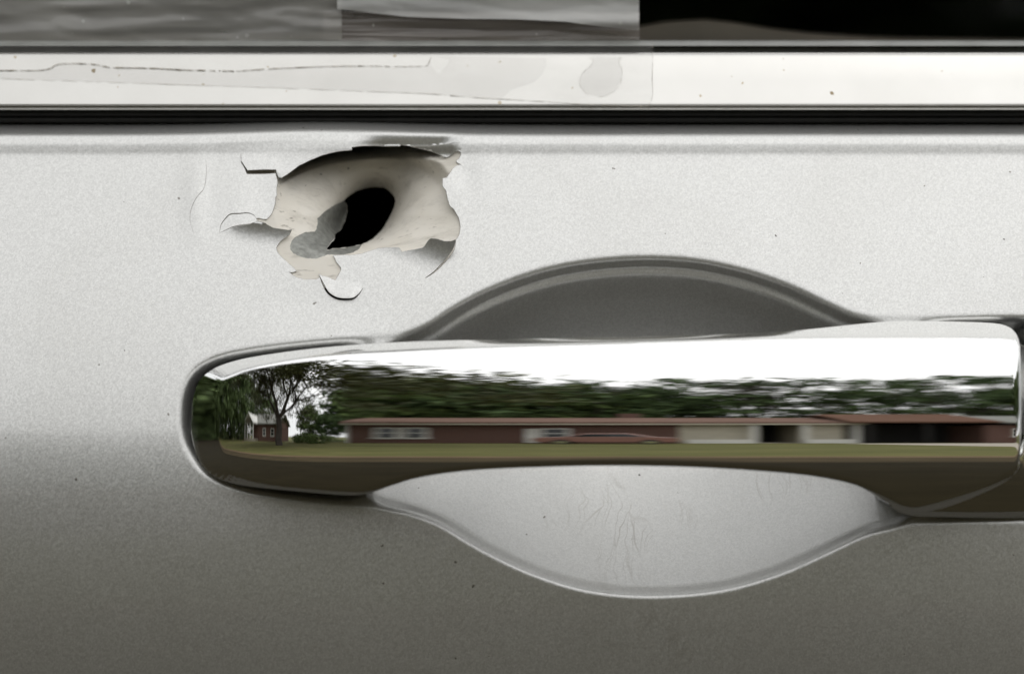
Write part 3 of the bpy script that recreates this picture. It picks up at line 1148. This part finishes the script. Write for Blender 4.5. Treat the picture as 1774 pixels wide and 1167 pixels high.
# ================================================================== plastic film and tape on the window
def film(name, x0, x1, edge_lo, edge_hi, yfun, mat, label, cat, nx=220, ny=50, group=None):
    xs = np.linspace(x0, x1, nx)
    V, F = [], []
    for x in xs:
        lo, hi = edge_lo(x), edge_hi(x)
        for j in range(ny):
            py = lo + (hi - lo) * j / (ny - 1)
            V.append(wpos(x, py, yfun(x, py)))
    F = [(i * ny + j, i * ny + j + 1, (i + 1) * ny + j + 1, (i + 1) * ny + j) for i in range(nx - 1) for j in range(ny - 1)]
    return tag(mesh(name, V, F, mat), label, cat, group)


def wr(x, py, a=1.0):
    """creases of slack film: long folds, crossed by a few finer ones"""
    n1 = mnoise.noise(Vector((x / 260.0, py / 26.0, 0.3)))
    n2 = mnoise.noise(Vector((x / 110.0 + py / 60.0, py / 11.0, 4.1)))
    n3 = 1 - abs(mnoise.noise(Vector((x / 150.0 - py / 35.0, py / 15.0, 9.7)))) * 2
    n4 = mnoise.noise(Vector((x / 30.0, py / 6.0, 2.2)))
    return a * S * (7.0 * n1 + 2.6 * n2 + 2.2 * max(0, n3) ** 3 + 0.5 * n4)


glass_y = lambda py: gy0 + 0.004 + (70 - py) * S * math.tan(math.radians(0.5)) + max(0, 40 - py) ** 2 * S * S * 0.5
film('plastic_film', -900, 592, lambda x: -420, lambda x: 71 + 1.5 * math.sin(x / 130.0), lambda x, py: glass_y(py) - 0.0022 - 0.0004 + wr(x, py),
     M['film'], 'cloudy wrinkled plastic film covering the broken window', 'plastic film', 260, 90)
film('plastic_flap', 584, 1107, lambda x: -380, lambda x: float(np.interp(x, [584, 640, 700, 800, 900, 980, 1040, 1090, 1107], [16, 22, 29, 33, 34, 38, 46, 51, 53])), lambda x, py: glass_y(py) - 0.0042 + wr(x + 300, py, 0.7) * 0.8 - 0.0012 * math.exp(-((py - 40) / 12.0) ** 2),
     M['film2'], 'milky plastic flap with a torn lower corner hanging over the dark window', 'plastic flap', 200, 80)
film('brown_tape', 560, 1108, lambda x: 20, lambda x: 71, lambda x, py: glass_y(py) - 0.0018 + wr(x * 0.6 + 90, py * 1.5, 0.6),
     film_material('brownish_tape', (0.27, 0.245, 0.225), 0.62, 0.14, 120, 0.7, 1.2), 'brownish clear tape strip under the milky plastic flap', 'tape', 220, 50)


def clear_tape():
    """strip stuck over the felt and the moulding, with loose patches and dirt along its edges"""
    A = np.array
    END = [(1130, 70), (1131, 100), (1130, 140), (1131, 160), (1128, 175), (1122, 184)]
    low = [(1122, 184), (1060, 183), (1000, 180), (930, 175), (830, 169), (740, 162), (640, 157), (560, 155), (450, 151), (300, 146), (150, 141), (0, 136), (-500, 120)]
    outer = A(END + low[1:] + [(-500, 70)], float)
    w1 = A([(748, 98), (772, 97), (900, 99), (946, 100), (947, 112), (940, 128), (925, 143), (905, 149), (885, 156), (872, 168), (868, 172), (830, 168), (740, 162),
            (640, 157), (450, 151), (300, 146), (150, 141), (0, 136), (0, 122), (60, 122), (85, 119), (98, 112), (120, 110), (160, 111), (190, 117), (260, 118), (320, 121), (405, 123), (470, 119),
            (560, 115), (640, 114), (735, 114), (746, 106), (747, 112), (754, 124), (762, 126), (775, 112), (778, 103), (760, 99)], float)
    w2 = A([(1026, 97), (1076, 98), (1072, 107), (1077, 118), (1077, 136), (1068, 154), (1050, 165), (1036, 167), (1018, 163), (1006, 150), (1004, 138), (1010, 125), (1022, 115), (1027, 108)], float)
    gx, gy = np.meshgrid(np.concatenate([np.arange(-500, 0, 40), np.arange(0, 1132, 6)]), np.arange(72, 186, 4.0))
    pts, tris = cdt_sheet(np.stack([gx.ravel(), gy.ravel()], 1), [outer, w1, w2], 0.8)
    cen = np.array([pts[list(t)].mean(0) for t in tris])
    ok = inside(cen, outer)
    a1, a2 = inside(cen, w1), inside(cen, w2)
    T, mids = [], []
    for t, o_, p, q in zip(tris, ok, a1, a2):
        if o_:
            T.append(t)
            mids.append(2 if q else (1 if p else 0))
    yy = np.where(pts[:, 1] > 92, fc(pts[:, 1]), fc(92) - 0.00002 + (92 - pts[:, 1]) * S * 1.25) - 0.00016
    yy = yy - np.where(inside(pts, w1) | inside(pts, w2), 0.00005, 0)
    V = wpos(pts[:, 0], pts[:, 1], yy)
    F = []
    for t in T:
        a, b, c = pts[t[0]], pts[t[1]], pts[t[2]]
        ar = (b[0] - a[0]) * (c[1] - a[1]) - (b[1] - a[1]) * (c[0] - a[0])
        F.append(t if ar < 0 else (t[0], t[2], t[1]))
    root = mesh('clear_tape', V, F, [M['tape'], M['tape_wet'], M['tape_wet2']], None, True, mids)
    tag(root, 'long clear tape strip with loose patches stuck along the bright window moulding', 'tape')

    def dirt_line(pts_, wid, seed):
        r = np.random.default_rng(seed)
        c = catmull(pts_, 30, closed=False)
        d = np.gradient(c, axis=0)
        nn = np.stack([-d[:, 1], d[:, 0]], 1) / np.linalg.norm(d, axis=1)[:, None]
        ww = wid * np.clip(r.normal(0.75, 0.45, len(c)), 0.05, 1.6)
        ww = np.convolve(np.pad(ww, 1, 'edge'), np.ones(3) / 3, 'valid')
        c = c + nn * r.normal(0, 0.18, len(c))[:, None]
        q1, q2 = c + nn * ww[:, None] / 2, c - nn * ww[:, None] / 2
        f_ = lambda q: wpos(q[:, 0], q[:, 1], np.where(q[:, 1] > 92, fc(q[:, 1]), fc(92) - 0.00002 + (92 - q[:, 1]) * S * 1.25) - 0.00027)
        V = np.concatenate([f_(q1), f_(q2)])
        n = len(c)
        F = []
        on = np.cumsum(r.normal(0, 1, n))
        for i in range(n - 1):
            if math.sin(on[i] * 0.5) > -0.93:
                F.append((i, i + 1, n + i + 1, n + i))
        mesh('dirt_line', V, F, M['dirt'], root, False)
    dirt_line([(-300, 124), (0, 122), (60, 122), (85, 119), (98, 112), (120, 110), (160, 111), (190, 117)], 1.5, 1)
    dirt_line([(196, 117), (260, 118), (320, 121), (405, 123)], 1.7, 2)
    dirt_line([(410, 123), (470, 119), (560, 115), (640, 114), (676, 115)], 1.3, 3)
    dirt_line([(684, 115), (735, 114), (743, 107), (747, 99)], 0.9, 4)
    dirt_line([(0, 136), (150, 141), (300, 146), (450, 151), (560, 155), (740, 162)], 0.5, 5)
    dirt_line([(740, 162), (830, 169), (930, 175), (1000, 180), (1060, 183), (1122, 184)], 0.7, 6)
    dirt_line([(1130, 72), (1131, 100), (1130, 140), (1131, 160), (1128, 175), (1122, 184)], 0.7, 7)
    dirt_line([(1020, 98), (1027, 104), (1022, 115), (1010, 125), (1004, 138), (1006, 150), (1018, 163)], 0.4, 8)
    dirt_line([(1078, 98), (1072, 107), (1077, 118), (1077, 136), (1068, 154), (1050, 165), (1036, 167)], 0.4, 9)


clear_tape()

# ================================================================== the street that the chrome shows
def ground_material(name, c1, c2, scale, rough=0.95, c3=None):
    m, n, l, b = newmat(name)
    tc = n.new('ShaderNodeTexCoord')
    nz = n.new('ShaderNodeTexNoise')
    nz.inputs['Scale'].default_value = scale
    nz.inputs['Detail'].default_value = 8
    nz.inputs['Roughness'].default_value = 0.65
    l.new(tc.outputs['Object'], nz.inputs['Vector'])
    r = n.new('ShaderNodeValToRGB')
    r.color_ramp.elements[0].position = 0.3
    r.color_ramp.elements[0].color = (*c1, 1)
    r.color_ramp.elements[1].position = 0.7
    r.color_ramp.elements[1].color = (*c2, 1)
    l.new(nz.outputs['Fac'], r.inputs[0])
    l.new(r.outputs[0], b.inputs['Base Color'])
    b.inputs['Roughness'].default_value = rough
    b.inputs['Specular IOR Level'].default_value = 0.15
    return m


M['grass'] = ground_material('lawn_grass', (0.085, 0.09, 0.028), (0.155, 0.145, 0.055), 0.5)
M['shaded_asphalt'] = ground_material('shaded_asphalt', (0.015, 0.012, 0.0055), (0.025, 0.020, 0.0095), 3.0)  # albedo lowered to stand in for the car's shade on the road
M['verge'] = ground_material('sandy_verge', (0.12, 0.085, 0.05), (0.19, 0.135, 0.08), 2.0)
M['concrete'] = ground_material('concrete', (0.36, 0.32, 0.27), (0.46, 0.42, 0.36), 1.0)
M['bark'] = simple('tree_bark', (0.055, 0.045, 0.036), 0.9, noise=0.35, nscale=6)


def leaf_material(name, c):
    m, n, l, b = newmat(name)
    g = n.new('ShaderNodeNewGeometry')
    hsv = n.new('ShaderNodeHueSaturation')
    hsv.inputs['Color'].default_value = (*c, 1)
    mr = n.new('ShaderNodeMapRange')
    mr.inputs['To Min'].default_value = 0.55
    mr.inputs['To Max'].default_value = 1.5
    l.new(g.outputs['Random Per Island'], mr.inputs['Value'])
    l.new(mr.outputs[0], hsv.inputs['Value'])
    l.new(hsv.outputs[0], b.inputs['Base Color'])
    b.inputs['Roughness'].default_value = 0.7
    b.inputs['Specular IOR Level'].default_value = 0.2
    return m


M['leaf_a'] = leaf_material('leaf_deep_green', (0.075, 0.115, 0.044))
M['leaf_b'] = leaf_material('leaf_mid_green', (0.105, 0.15, 0.048))
M['leaf_c'] = leaf_material('leaf_olive_green', (0.115, 0.125, 0.06))


def brick_material():
    m, n, l, b = newmat('red_brick')
    tc = n.new('ShaderNodeTexCoord')
    mp = n.new('ShaderNodeMapping')
    mp.inputs['Rotation'].default_value = (math.radians(90), 0, 0)
    l.new(tc.outputs['Object'], mp.inputs['Vector'])
    bt = n.new('ShaderNodeTexBrick')
    bt.inputs['Color1'].default_value = (0.10, 0.048, 0.037, 1)
    bt.inputs['Color2'].default_value = (0.14, 0.068, 0.052, 1)
    bt.inputs['Mortar'].default_value = (0.25, 0.2, 0.17, 1)
    bt.inputs['Scale'].default_value = 4.5
    bt.inputs['Mortar Size'].default_value = 0.012
    l.new(mp.outputs[0], bt.inputs['Vector'])
    l.new(bt.outputs['Color'], b.inputs['Base Color'])
    b.inputs['Roughness'].default_value = 0.9
    return m


M['brick'] = brick_material()
M['roof'] = ground_material('brown_shingle', (0.15, 0.09, 0.07), (0.22, 0.14, 0.11), 2.0)
M['roof_grey'] = ground_material('grey_shingle', (0.22, 0.22, 0.20), (0.30, 0.30, 0.28), 2.0)
M['roof_rust'] = ground_material('rust_shingle', (0.12, 0.065, 0.045), (0.17, 0.095, 0.065), 1.5)
M['white'] = simple('white_house_paint', (0.72, 0.71, 0.67), 0.6, noise=0.06, nscale=2)
M['cream'] = simple('cream_siding', (0.50, 0.46, 0.37), 0.7, noise=0.1, nscale=2)
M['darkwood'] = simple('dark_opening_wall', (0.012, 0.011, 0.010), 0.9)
M['pane'] = simple('dark_house_pane', (0.02, 0.022, 0.022), 0.08)
M['car_red'] = simple('faded_red_car_paint', (0.27, 0.12, 0.09), 0.35, coat=0.6, noise=0.1, nscale=2)
M['car_white'] = simple('white_car_paint', (0.75, 0.75, 0.73), 0.3, coat=0.6, noise=0.04, nscale=2)
M['tyre'] = simple('tyre_rubber', (0.02, 0.02, 0.02), 0.8)

def sheet(name, x0, x1, y0, y1, z, mat, label=None):
    o = mesh(name, [(x0, y0, z), (x1, y0, z), (x1, y1, z), (x0, y1, z)], [(0, 1, 2, 3)], mat, None, False)
    o['kind'] = 'structure'
    return o


sheet('ground', -900, 900, -900, 900, 0.0, M['grass'])
sheet('road', -700, 700, -4.3, 3.2, 0.004, M['shaded_asphalt'])
sheet('verge', -700, 700, -4.75, -4.2, 0.012, M['verge'])
sheet('road_shade_strip', -700, 700, -4.3, -2.9, 0.008, ground_material('shaded_road_brown', (0.045, 0.034, 0.018), (0.085, 0.065, 0.036), 1.5))  # brown strip painted as the car's shade fading out across the road
sheet('driveway', 7.6, 17.5, -26.0, -4.75, 0.008, M['concrete'])
# the track that leads to the far house
tr = [(-17, -4.75), (-20, -9), (-26, -15), (-34, -20), (-46, -24)]
V, F = [], []
for (x, y) in tr:
    V += [(x - 0.9, y - 0.9, 0.010), (x + 0.9, y + 0.9, 0.010)]
F = [(2 * i, 2 * i + 1, 2 * i + 3, 2 * i + 2) for i in range(len(tr) - 1)]
o = mesh('dirt_track', V, F, M['verge'], None, False)
o['kind'] = 'structure'

HX = lambda px, dist: float(dist * math.tan(math.radians(azim(px))))


def gable_roof(name, x0, x1, y0, y1, ze, zr, mat, parent, axis='x', th=0.18):
    """ridge along axis; y0 is the street side"""
    if axis == 'x':
        ym = (y0 + y1) / 2
        prof = [(y0, ze), (ym, zr), (y1, ze), (y1, ze - th), (ym, zr - th), (y0, ze - th)]
        V = [(x0, a, b) for a, b in prof] + [(x1, a, b) for a, b in prof]
    else:
        xm = (x0 + x1) / 2
        prof = [(x0, ze), (xm, zr), (x1, ze), (x1, ze - th), (xm, zr - th), (x0, ze - th)]
        V = [(a, y0, b) for a, b in prof] + [(a, y1, b) for a, b in prof]
    F = [(i, (i + 1) % 6, 6 + (i + 1) % 6, 6 + i) for i in range(6)] + [(0, 1, 4, 5), (1, 2, 3, 4), (6, 11, 10, 7), (7, 10, 9, 8)]
    return mesh(name, V, F, mat, parent, False)


def house_window(x0, x1, z0, z1, y, parent, mullions=1):
    """street-facing window: y is the wall face; frame stands towards +y"""
    t = 0.14
    V, F = [], []

    def b_(a0, a1, c0, c1, d0, d1):
        i = len(V)
        V.extend([(a0, d0, c0), (a1, d0, c0), (a1, d1, c0), (a0, d1, c0), (a0, d0, c1), (a1, d0, c1), (a1, d1, c1), (a0, d1, c1)])
        F.extend([tuple(i + q for q in f) for f in [(0, 3, 2, 1), (4, 5, 6, 7), (0, 1, 5, 4), (1, 2, 6, 5), (2, 3, 7, 6), (3, 0, 4, 7)]])
    b_(x0, x1, z1 - t, z1, y, y + .09)
    b_(x0 - .08, x1 + .08, z0 - .06, z0 + t * .8, y, y + .14)
    b_(x0, x0 + t, z0 + t * .8, z1 - t, y, y + .09)
    b_(x1 - t, x1, z0 + t * .8, z1 - t, y, y + .09)
    zm = (z0 + z1) / 2
    b_(x0 + t, x1 - t, zm - .04, zm + .04, y, y + .07)
    fr = mesh('window', V, F, M['white'], parent, False)
    box('pane', x0 + t, x1 - t, y + .005, y + .03, z0 + t * .8, z1 - t, M['pane'], fr)
    return fr


# ---- brick ranch house across the road
HY = -28.0
ranch = tag(empty('brick_house', (0, HY, 0)), 'long low brick house with white windows across the lawn', 'house')
x_l, x_a, x_b, x_c, x_d, x_e, x_f, x_r = (HX(p, 28.0) for p in (597, 905, 985, 1180, 1310, 1322, 1396, 1492))
box('wall', x_l, x_c, -8, 0, 0, 2.95, M['brick'], ranch)
box('side_wall', x_c, x_e, -8, -0.05, 0, 2.95, M['cream'], ranch)
box('side_wall', x_f, x_r - .4, -8, -0.05, 0, 2.95, M['cream'], ranch)
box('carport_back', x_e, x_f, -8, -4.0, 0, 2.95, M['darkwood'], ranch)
box('carport_floor', x_e, x_f, -4.0, -0.1, 0, 0.1, M['concrete'], ranch)
gable_roof('roof', x_l - .5, x_r + .5, .7, -8.7, 3.1, 4.15, M['roof'], ranch)
box('fascia', x_l - .45, x_r + .45, .55, .68, 2.72, 2.94, M['cream'], ranch)
xw0, xw1 = HX(637, 28), HX(732, 28)
xm = (xw0 + xw1) / 2
house_window(xw0, xm - .06, 0.75, 2.35, 0, ranch)
house_window(xm + .06, xw1, 0.75, 2.35, 0, ranch)
house_window(HX(930, 28), x_b, 0.75, 2.25, 0, ranch)
dr = box('door', HX(905, 28), HX(926, 28), 0.0, 0.08, 0.1, 2.2, M['white'], ranch)
box('handle', HX(909, 28), HX(911, 28), 0.09, 0.14, 1.0, 1.1, M['chrome'], dr)
box('corner_post', x_l - .14, x_l, -.02, .14, 0, 2.72, M['white'], ranch)
for p in (1310, 1400, 1488):
    box('post', HX(p, 28) - .1, HX(p, 28) + .1, .3, .5, 0, 2.72, M['white'], ranch)
box('porch_wall', HX(1192, 28), HX(1306, 28), .5, .7, 0, .62, M['white'], ranch)
box('porch_wall', HX(1402, 28), HX(1484, 28), .5, .7, 0, .62, M['white'], ranch)
box('chimney', 0.6, 1.5, -5.2, -4.4, 3.2, 4.9, M['brick'], ranch)

# ---- dark carport house to the right
rh = tag(empty('carport_house', (0, -27, 0)), 'house with rust brown roof over a dark open carport', 'house')
ra, rb, rc_ = HX(1506, 27), HX(1715, 27), HX(1800, 27)
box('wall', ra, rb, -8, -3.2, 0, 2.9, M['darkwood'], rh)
box('side_wall', rb, rc_ + 4, -8, 0, 0, 2.6, M['brick'], rh)
gable_roof('roof', ra - .6, rb + .4, 0.6, -8.4, 3.1, 4.6, M['roof_rust'], rh)
gable_roof('wing_roof', rb + .4, rc_ + 4.6, 0.8, -8.2, 3.0, 4.3, M['roof_grey'], rh)
for x in (ra + .2, (ra + rb) / 2):
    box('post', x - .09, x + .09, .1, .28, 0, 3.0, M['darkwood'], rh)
house_window(rb + 1.2, rb + 2.8, 0.9, 2.1, 0, rh)

# ---- porch house far to the left
pa = math.radians(-49)
ph = tag(empty('porch_house', (40 * math.sin(pa), -40 * math.cos(pa), 0)), 'small brick house with a white columned porch beyond the tree', 'house')
ph.rotation_euler = (0, 0, math.radians(-14))
box('wall', -3.6, 7.4, -8, 0, 0, 2.9, M['brick'], ph)
gable_roof('roof', -4.1, 7.9, .6, -8.6, 3.0, 4.9, M['roof_grey'], ph)
box('gable_wall', 7.2, 7.38, -7, -1, 2.9, 3.9, M['brick'], ph)
gable_roof('porch_roof', -6.6, -1.2, 3.4, -4, 3.0, 4.4, M['white'], ph, axis='y')
for x in (-6.3, -4.8, -3.1, -1.5):
    box('column', x - .14, x + .14, 2.9, 3.18, .4, 2.85, M['white'], ph)
box('porch_floor', -6.6, -1.2, 0, 3.3, 0, .4, M['concrete'], ph)
house_window(1.0, 2.4, .9, 2.2, 0, ph)
house_window(4.4, 5.8, .9, 2.2, 0, ph)


# ---- parked car by the brick house
def parked_car(loc, rz, mat, label):
    root = tag(empty('parked_car', loc), label, 'car', 'cars parked at the houses')
    root.rotation_euler = (0, 0, rz)
    prof = [(-2.2, .35), (-2.25, .75), (-2.1, .92), (-1.25, 1.0), (-.65, 1.42), (.75, 1.45), (1.5, 1.0), (2.15, .9), (2.25, .6), (2.2, .35)]
    n = len(prof)
    V = []
    for y, k in ((-.85, 1), (-.78, 1.0), (.78, 1.0), (.85, 1)):
        edge = abs(y) > .8
        for x, z in prof:
            V.append((x * (.985 if edge else 1), y * (1 if z < 1.02 else .86), z - (.03 if edge and z > .5 else 0)))
    F = [(r * n + i, r * n + (i + 1) % n, (r + 1) * n + (i + 1) % n, (r + 1) * n + i) for r in range(3) for i in range(n)]
    F += [tuple(range(n))[::-1], tuple(3 * n + i for i in range(n))]
    mesh('body', V, F, mat, root, False)
    for sgn in (-1, 1):
        V = [(-1.1, sgn * .845, 1.02), (1.25, sgn * .845, 1.02), (.65, sgn * .765, 1.36), (-.6, sgn * .765, 1.34)]
        mesh('side_window', [(x, y + sgn * .02, z) for x, y, z in V], [(0, 1, 2, 3)], M['pane'], root, False)
        for x in (-1.35, 1.4):
            V = [(x + .32 * math.cos(a), sgn * .86 + dy, .32 + .32 * math.sin(a)) for dy in (-.1, .03) for a in np.linspace(0, 2 * math.pi, 20, endpoint=False)]
            F = [(i, (i + 1) % 20, 20 + (i + 1) % 20, 20 + i) for i in range(20)] + [tuple(range(20))[::-1], tuple(range(20, 40))]
            wh = mesh('wheel', V, F, M['tyre'], root, False)
            yy = sgn * .86 + (.035 if sgn > 0 else -.105)
            V = [(x + .19 * math.cos(a), yy, .32 + .19 * math.sin(a)) for a in np.linspace(0, 2 * math.pi, 16, endpoint=False)]
            mesh('rim', V, [tuple(range(16))], M['chrome'], wh, False)
    return root


parked_car((HX(1050, 24), -25.0, 0), math.radians(4), M['car_red'], 'faded red car parked before the brick wall')


# ---- trees
def make_tree(seed, h, spread, nleaf, leaf, mat, trunk_r=.22, fork=0.28, levels=4, sub=3, sparse=1.0):
    """returns (wood mesh, leaf mesh)"""
    r = random.Random(seed)
    segs, tips = [], []

    def grow(p, d, L, rad, lev):
        n = 3
        for i in range(n):
            d = (d + Vector((r.gauss(0, .14), r.gauss(0, .14), r.gauss(0.03, .09)))).normalized()
            q = p + d * (L / n)
            segs.append((p.copy(), rad, q.copy(), rad * .88))
            rad *= .88
            p = q
            if lev >= 2:
                tips.append((p.copy(), lev))
        if lev >= levels:
            tips.append((p.copy(), lev + 1))
            return
        k = sub + (1 if lev == 0 else 0)
        a0 = r.random() * 6.28
        for j in range(k):
            a = a0 + 6.283 * j / k + r.gauss(0, .3)
            tilt = r.uniform(.45, .95) * spread
            ax = Vector((math.cos(a), math.sin(a), 0))
            side = d.cross(ax)
            side = side.normalized() if side.length > .01 else Vector((1, 0, 0))
            nd = (d * math.cos(tilt) + side * math.sin(tilt) + Vector((0, 0, .12))).normalized()
            grow(p.copy(), nd, L * r.uniform(.62, .82), rad * r.uniform(.6, .75), lev + 1)
    grow(Vector((0, 0, -.1)), Vector((0, 0, 1)), h * fork, trunk_r, 0)
    top = max(q.z for _, _, q, _ in segs)
    sc = h / max(top, .1)
    V, F = [], []
    for p, a, q, b in segs:
        d = (q - p).normalized()
        u = d.orthogonal().normalized()
        v = d.cross(u)
        i = len(V)
        for c, rr in ((p, a), (q, b)):
            for kk in range(5):
                t = 6.2832 * kk / 5
                V.append(tuple((c + (u * math.cos(t) + v * math.sin(t)) * rr) * sc))
        F += [(i + kk, i + (kk + 1) % 5, i + 5 + (kk + 1) % 5, i + 5 + kk) for kk in range(5)]
    wood = bpy.data.meshes.new('trunk')
    wood.from_pydata(V, [], F)
    wood.materials.append(M['bark'])
    g = np.random.default_rng(seed)
    P = np.array([tuple(p * sc) for p, _ in tips])
    idx = g.integers(0, len(P), nleaf)
    C = P[idx] + g.normal(0, 1, (nleaf, 3)) * np.array([.45, .45, .34]) * sparse
    A = g.normal(0, 1, (nleaf, 3))
    A /= np.linalg.norm(A, axis=1)[:, None]
    B = np.cross(A, g.normal(0, 1, (nleaf, 3)))
    B /= np.linalg.norm(B, axis=1)[:, None] + 1e-9
    s_ = leaf * g.uniform(.6, 1.3, (nleaf, 1))
    q = np.stack([C - A * s_, C - B * s_ * .55, C + A * s_, C + B * s_ * .55], 1).reshape(-1, 3)
    lm = bpy.data.meshes.new('crown')
    lm.from_pydata(q.tolist(), [], np.arange(nleaf * 4).reshape(-1, 4).tolist())
    lm.materials.append(mat)
    return wood, lm


def place_tree(name, meshes, loc, sc, rz, label, cat='tree', group=None):
    root = tag(empty(name, loc), label, cat, group)
    root.rotation_euler = (0, 0, rz)
    root.scale = sc
    a = bpy.data.objects.new('trunk', meshes[0])
    b = bpy.data.objects.new('crown', meshes[1])
    b['kind'] = 'stuff'
    for o in (a, b):
        COL.objects.link(o)
        o.parent = root
    return root


def polar(az, dist):
    return (dist * math.sin(math.radians(az)), -dist * math.cos(math.radians(az)), 0)


def clump_tree(seed, h, rx, zlo, nclump, per, cl, leaf, mat, trunk_r=.25):
    """full crown: leaf clumps through an uneven ellipsoid over a forked trunk"""
    g = np.random.default_rng(seed)
    wood, _ = make_tree(seed, h * .9, .8, 10, .1, mat, trunk_r, .3, 3, 3)
    zc, rz = (h + zlo) / 2, (h - zlo) / 2
    d = g.normal(0, 1, (nclump, 3))
    d /= np.linalg.norm(d, axis=1)[:, None]
    rad = g.uniform(.25, 1, (nclump, 1)) ** .55
    lob = 1 + .22 * np.sin(3 * np.arctan2(d[:, 1], d[:, 0]) + seed)[:, None] * (1 - np.abs(d[:, 2:3])) + g.normal(0, .08, (nclump, 1))
    C0 = d * rad * lob * np.array([rx, rx, rz]) + np.array([0, 0, zc])
    n = nclump * per
    C = np.repeat(C0, per, 0) + g.normal(0, 1, (n, 3)) * np.array([cl, cl, cl * .45])
    A = g.normal(0, 1, (n, 3))
    A /= np.linalg.norm(A, axis=1)[:, None]
    B = np.cross(A, g.normal(0, 1, (n, 3)))
    B /= np.linalg.norm(B, axis=1)[:, None] + 1e-9
    s_ = leaf * g.uniform(.6, 1.3, (n, 1))
    q = np.stack([C - A * s_, C - B * s_ * .6, C + A * s_, C + B * s_ * .6], 1).reshape(-1, 3)
    lm = bpy.data.meshes.new('crown')
    lm.from_pydata(q.tolist(), [], np.arange(n * 4).reshape(-1, 4).tolist())
    lm.materials.append(mat)
    return wood, lm


T_big = make_tree(11, 10.6, 1.0, 25000, .105, M['leaf_c'], .07, .075, 5, 4, .5)
T_a = clump_tree(21, 13.5, 4.6, 1.6, 150, 46, .75, .30, M['leaf_a'])
T_b = clump_tree(32, 12.5, 4.4, 1.4, 140, 46, .75, .30, M['leaf_b'])
T_l = clump_tree(77, 13, 4.4, -.3, 130, 46, .8, .28, leaf_material('leaf_light_green', (0.11, 0.155, 0.06)))
T_c = clump_tree(43, 14, 5.2, 2.0, 38, 44, .66, .28, M['leaf_a'])
T_s = clump_tree(54, 2.2, 1.9, .05, 90, 30, .3, .13, M['leaf_b'], .06)

place_tree('spreading_tree', T_big, polar(float(azim(484)), 20), (2.3, 2.3, .92), 0.6, 'wide spreading tree with bare forked limbs before the porch house')
R = random.Random(5)
lab_row = 'dense leafy tree behind the long brick house'
for i, px in enumerate((640, 700, 770, 850, 930, 1010, 1090)):
    place_tree('leafy_tree', (T_a, T_b, T_c)[i % 3], polar(float(azim(px)) + R.uniform(-.6, .6), 44 + R.uniform(-3, 5)), (R.uniform(.95, 1.2),) * 2 + (R.uniform(.92, 1.08),), R.uniform(0, 6.2), lab_row, 'tree', 'dense trees behind the brick house')
lab_op = 'loose tree with open gaps standing near the dark carport'
for i, px in enumerate((1180, 1270, 1350, 1430, 1520, 1600, 1680, 1760, 1850)):
    place_tree('open_tree', T_c, polar(float(azim(px)) + R.uniform(-.5, .5), 45 + R.uniform(-3, 6)), (R.uniform(1.0, 1.25),) * 2 + (R.uniform(1.0, 1.12),), R.uniform(0, 6.2), lab_op, 'tree', 'open trees by the carport house')
lab_l = 'tall green tree lining the road beyond the porch house'
for az, dist, s_ in ((-58, 48, 1.0), (-63, 44, 1.05), (-68, 46, 1.1), (-73, 40, 1.0), (-78, 42, 1.15), (-83, 44, 1.1), (-88, 60, 1.3), (-51, 52, .9), (-45, 56, .9), (-93, 70, 1.2), (-85, 28, .8), (-90, 26, .85), (-95, 30, .9)):  # closest ones, last in the list, are added to darken the handle's end face
    place_tree('roadside_tree', T_l, polar(az, dist), (s_ * 1.15, s_ * 1.15, s_), R.uniform(0, 6.2), lab_l, 'tree', 'trees lining the road')
place_tree('garden_tree', T_b, polar(-27, 40), (.62, .62, .55), 1.0, 'small round tree between the two brick houses')
place_tree('garden_tree', T_a, polar(-21.5, 38), (.5, .5, .42), 2.0, 'dark young tree at the corner of the long brick house')
place_tree('round_shrub', T_s, polar(-24.5, 27), (1.1, 1.1, .62), 0.0, 'low round shrub on the lawn by the brick house', 'shrub')
place_tree('round_shrub', T_s, polar(-30.5, 30), (.9, .9, .6), 2.0, 'leafy shrub beside the gable of the porch house', 'shrub')
# unseen trees to the right and a belt behind the car, added for reflections
lab_f = 'unseen tall tree added for reflections along the road past the rust brown roof'
for az, dist in ((34, 46), (40, 42), (47, 46), (55, 44), (63, 50), (72, 46), (81, 52)):
    place_tree('unseen_far_tree', (T_a, T_b, T_c)[int(az) % 3], polar(az, dist), (1.2, 1.2, 1.05), R.uniform(0, 6.2), lab_f, 'tree', 'unseen trees added past the rust brown roof')

lab_n = 'broad tree added for reflections on the same side of the road as the car'
for az, dist in ((-97, 34), (-103, 30), (-109, 36), (-116, 32), (104, 38), (113, 34)):  # left ones added so the handle's end mirrors something dark
    place_tree('added_verge_tree', (T_l, T_a)[int(az) % 2], polar(az, dist), (1.15, 1.15, 1.0), R.uniform(0, 6.2), lab_n, 'tree', 'added trees on the near side of the road')
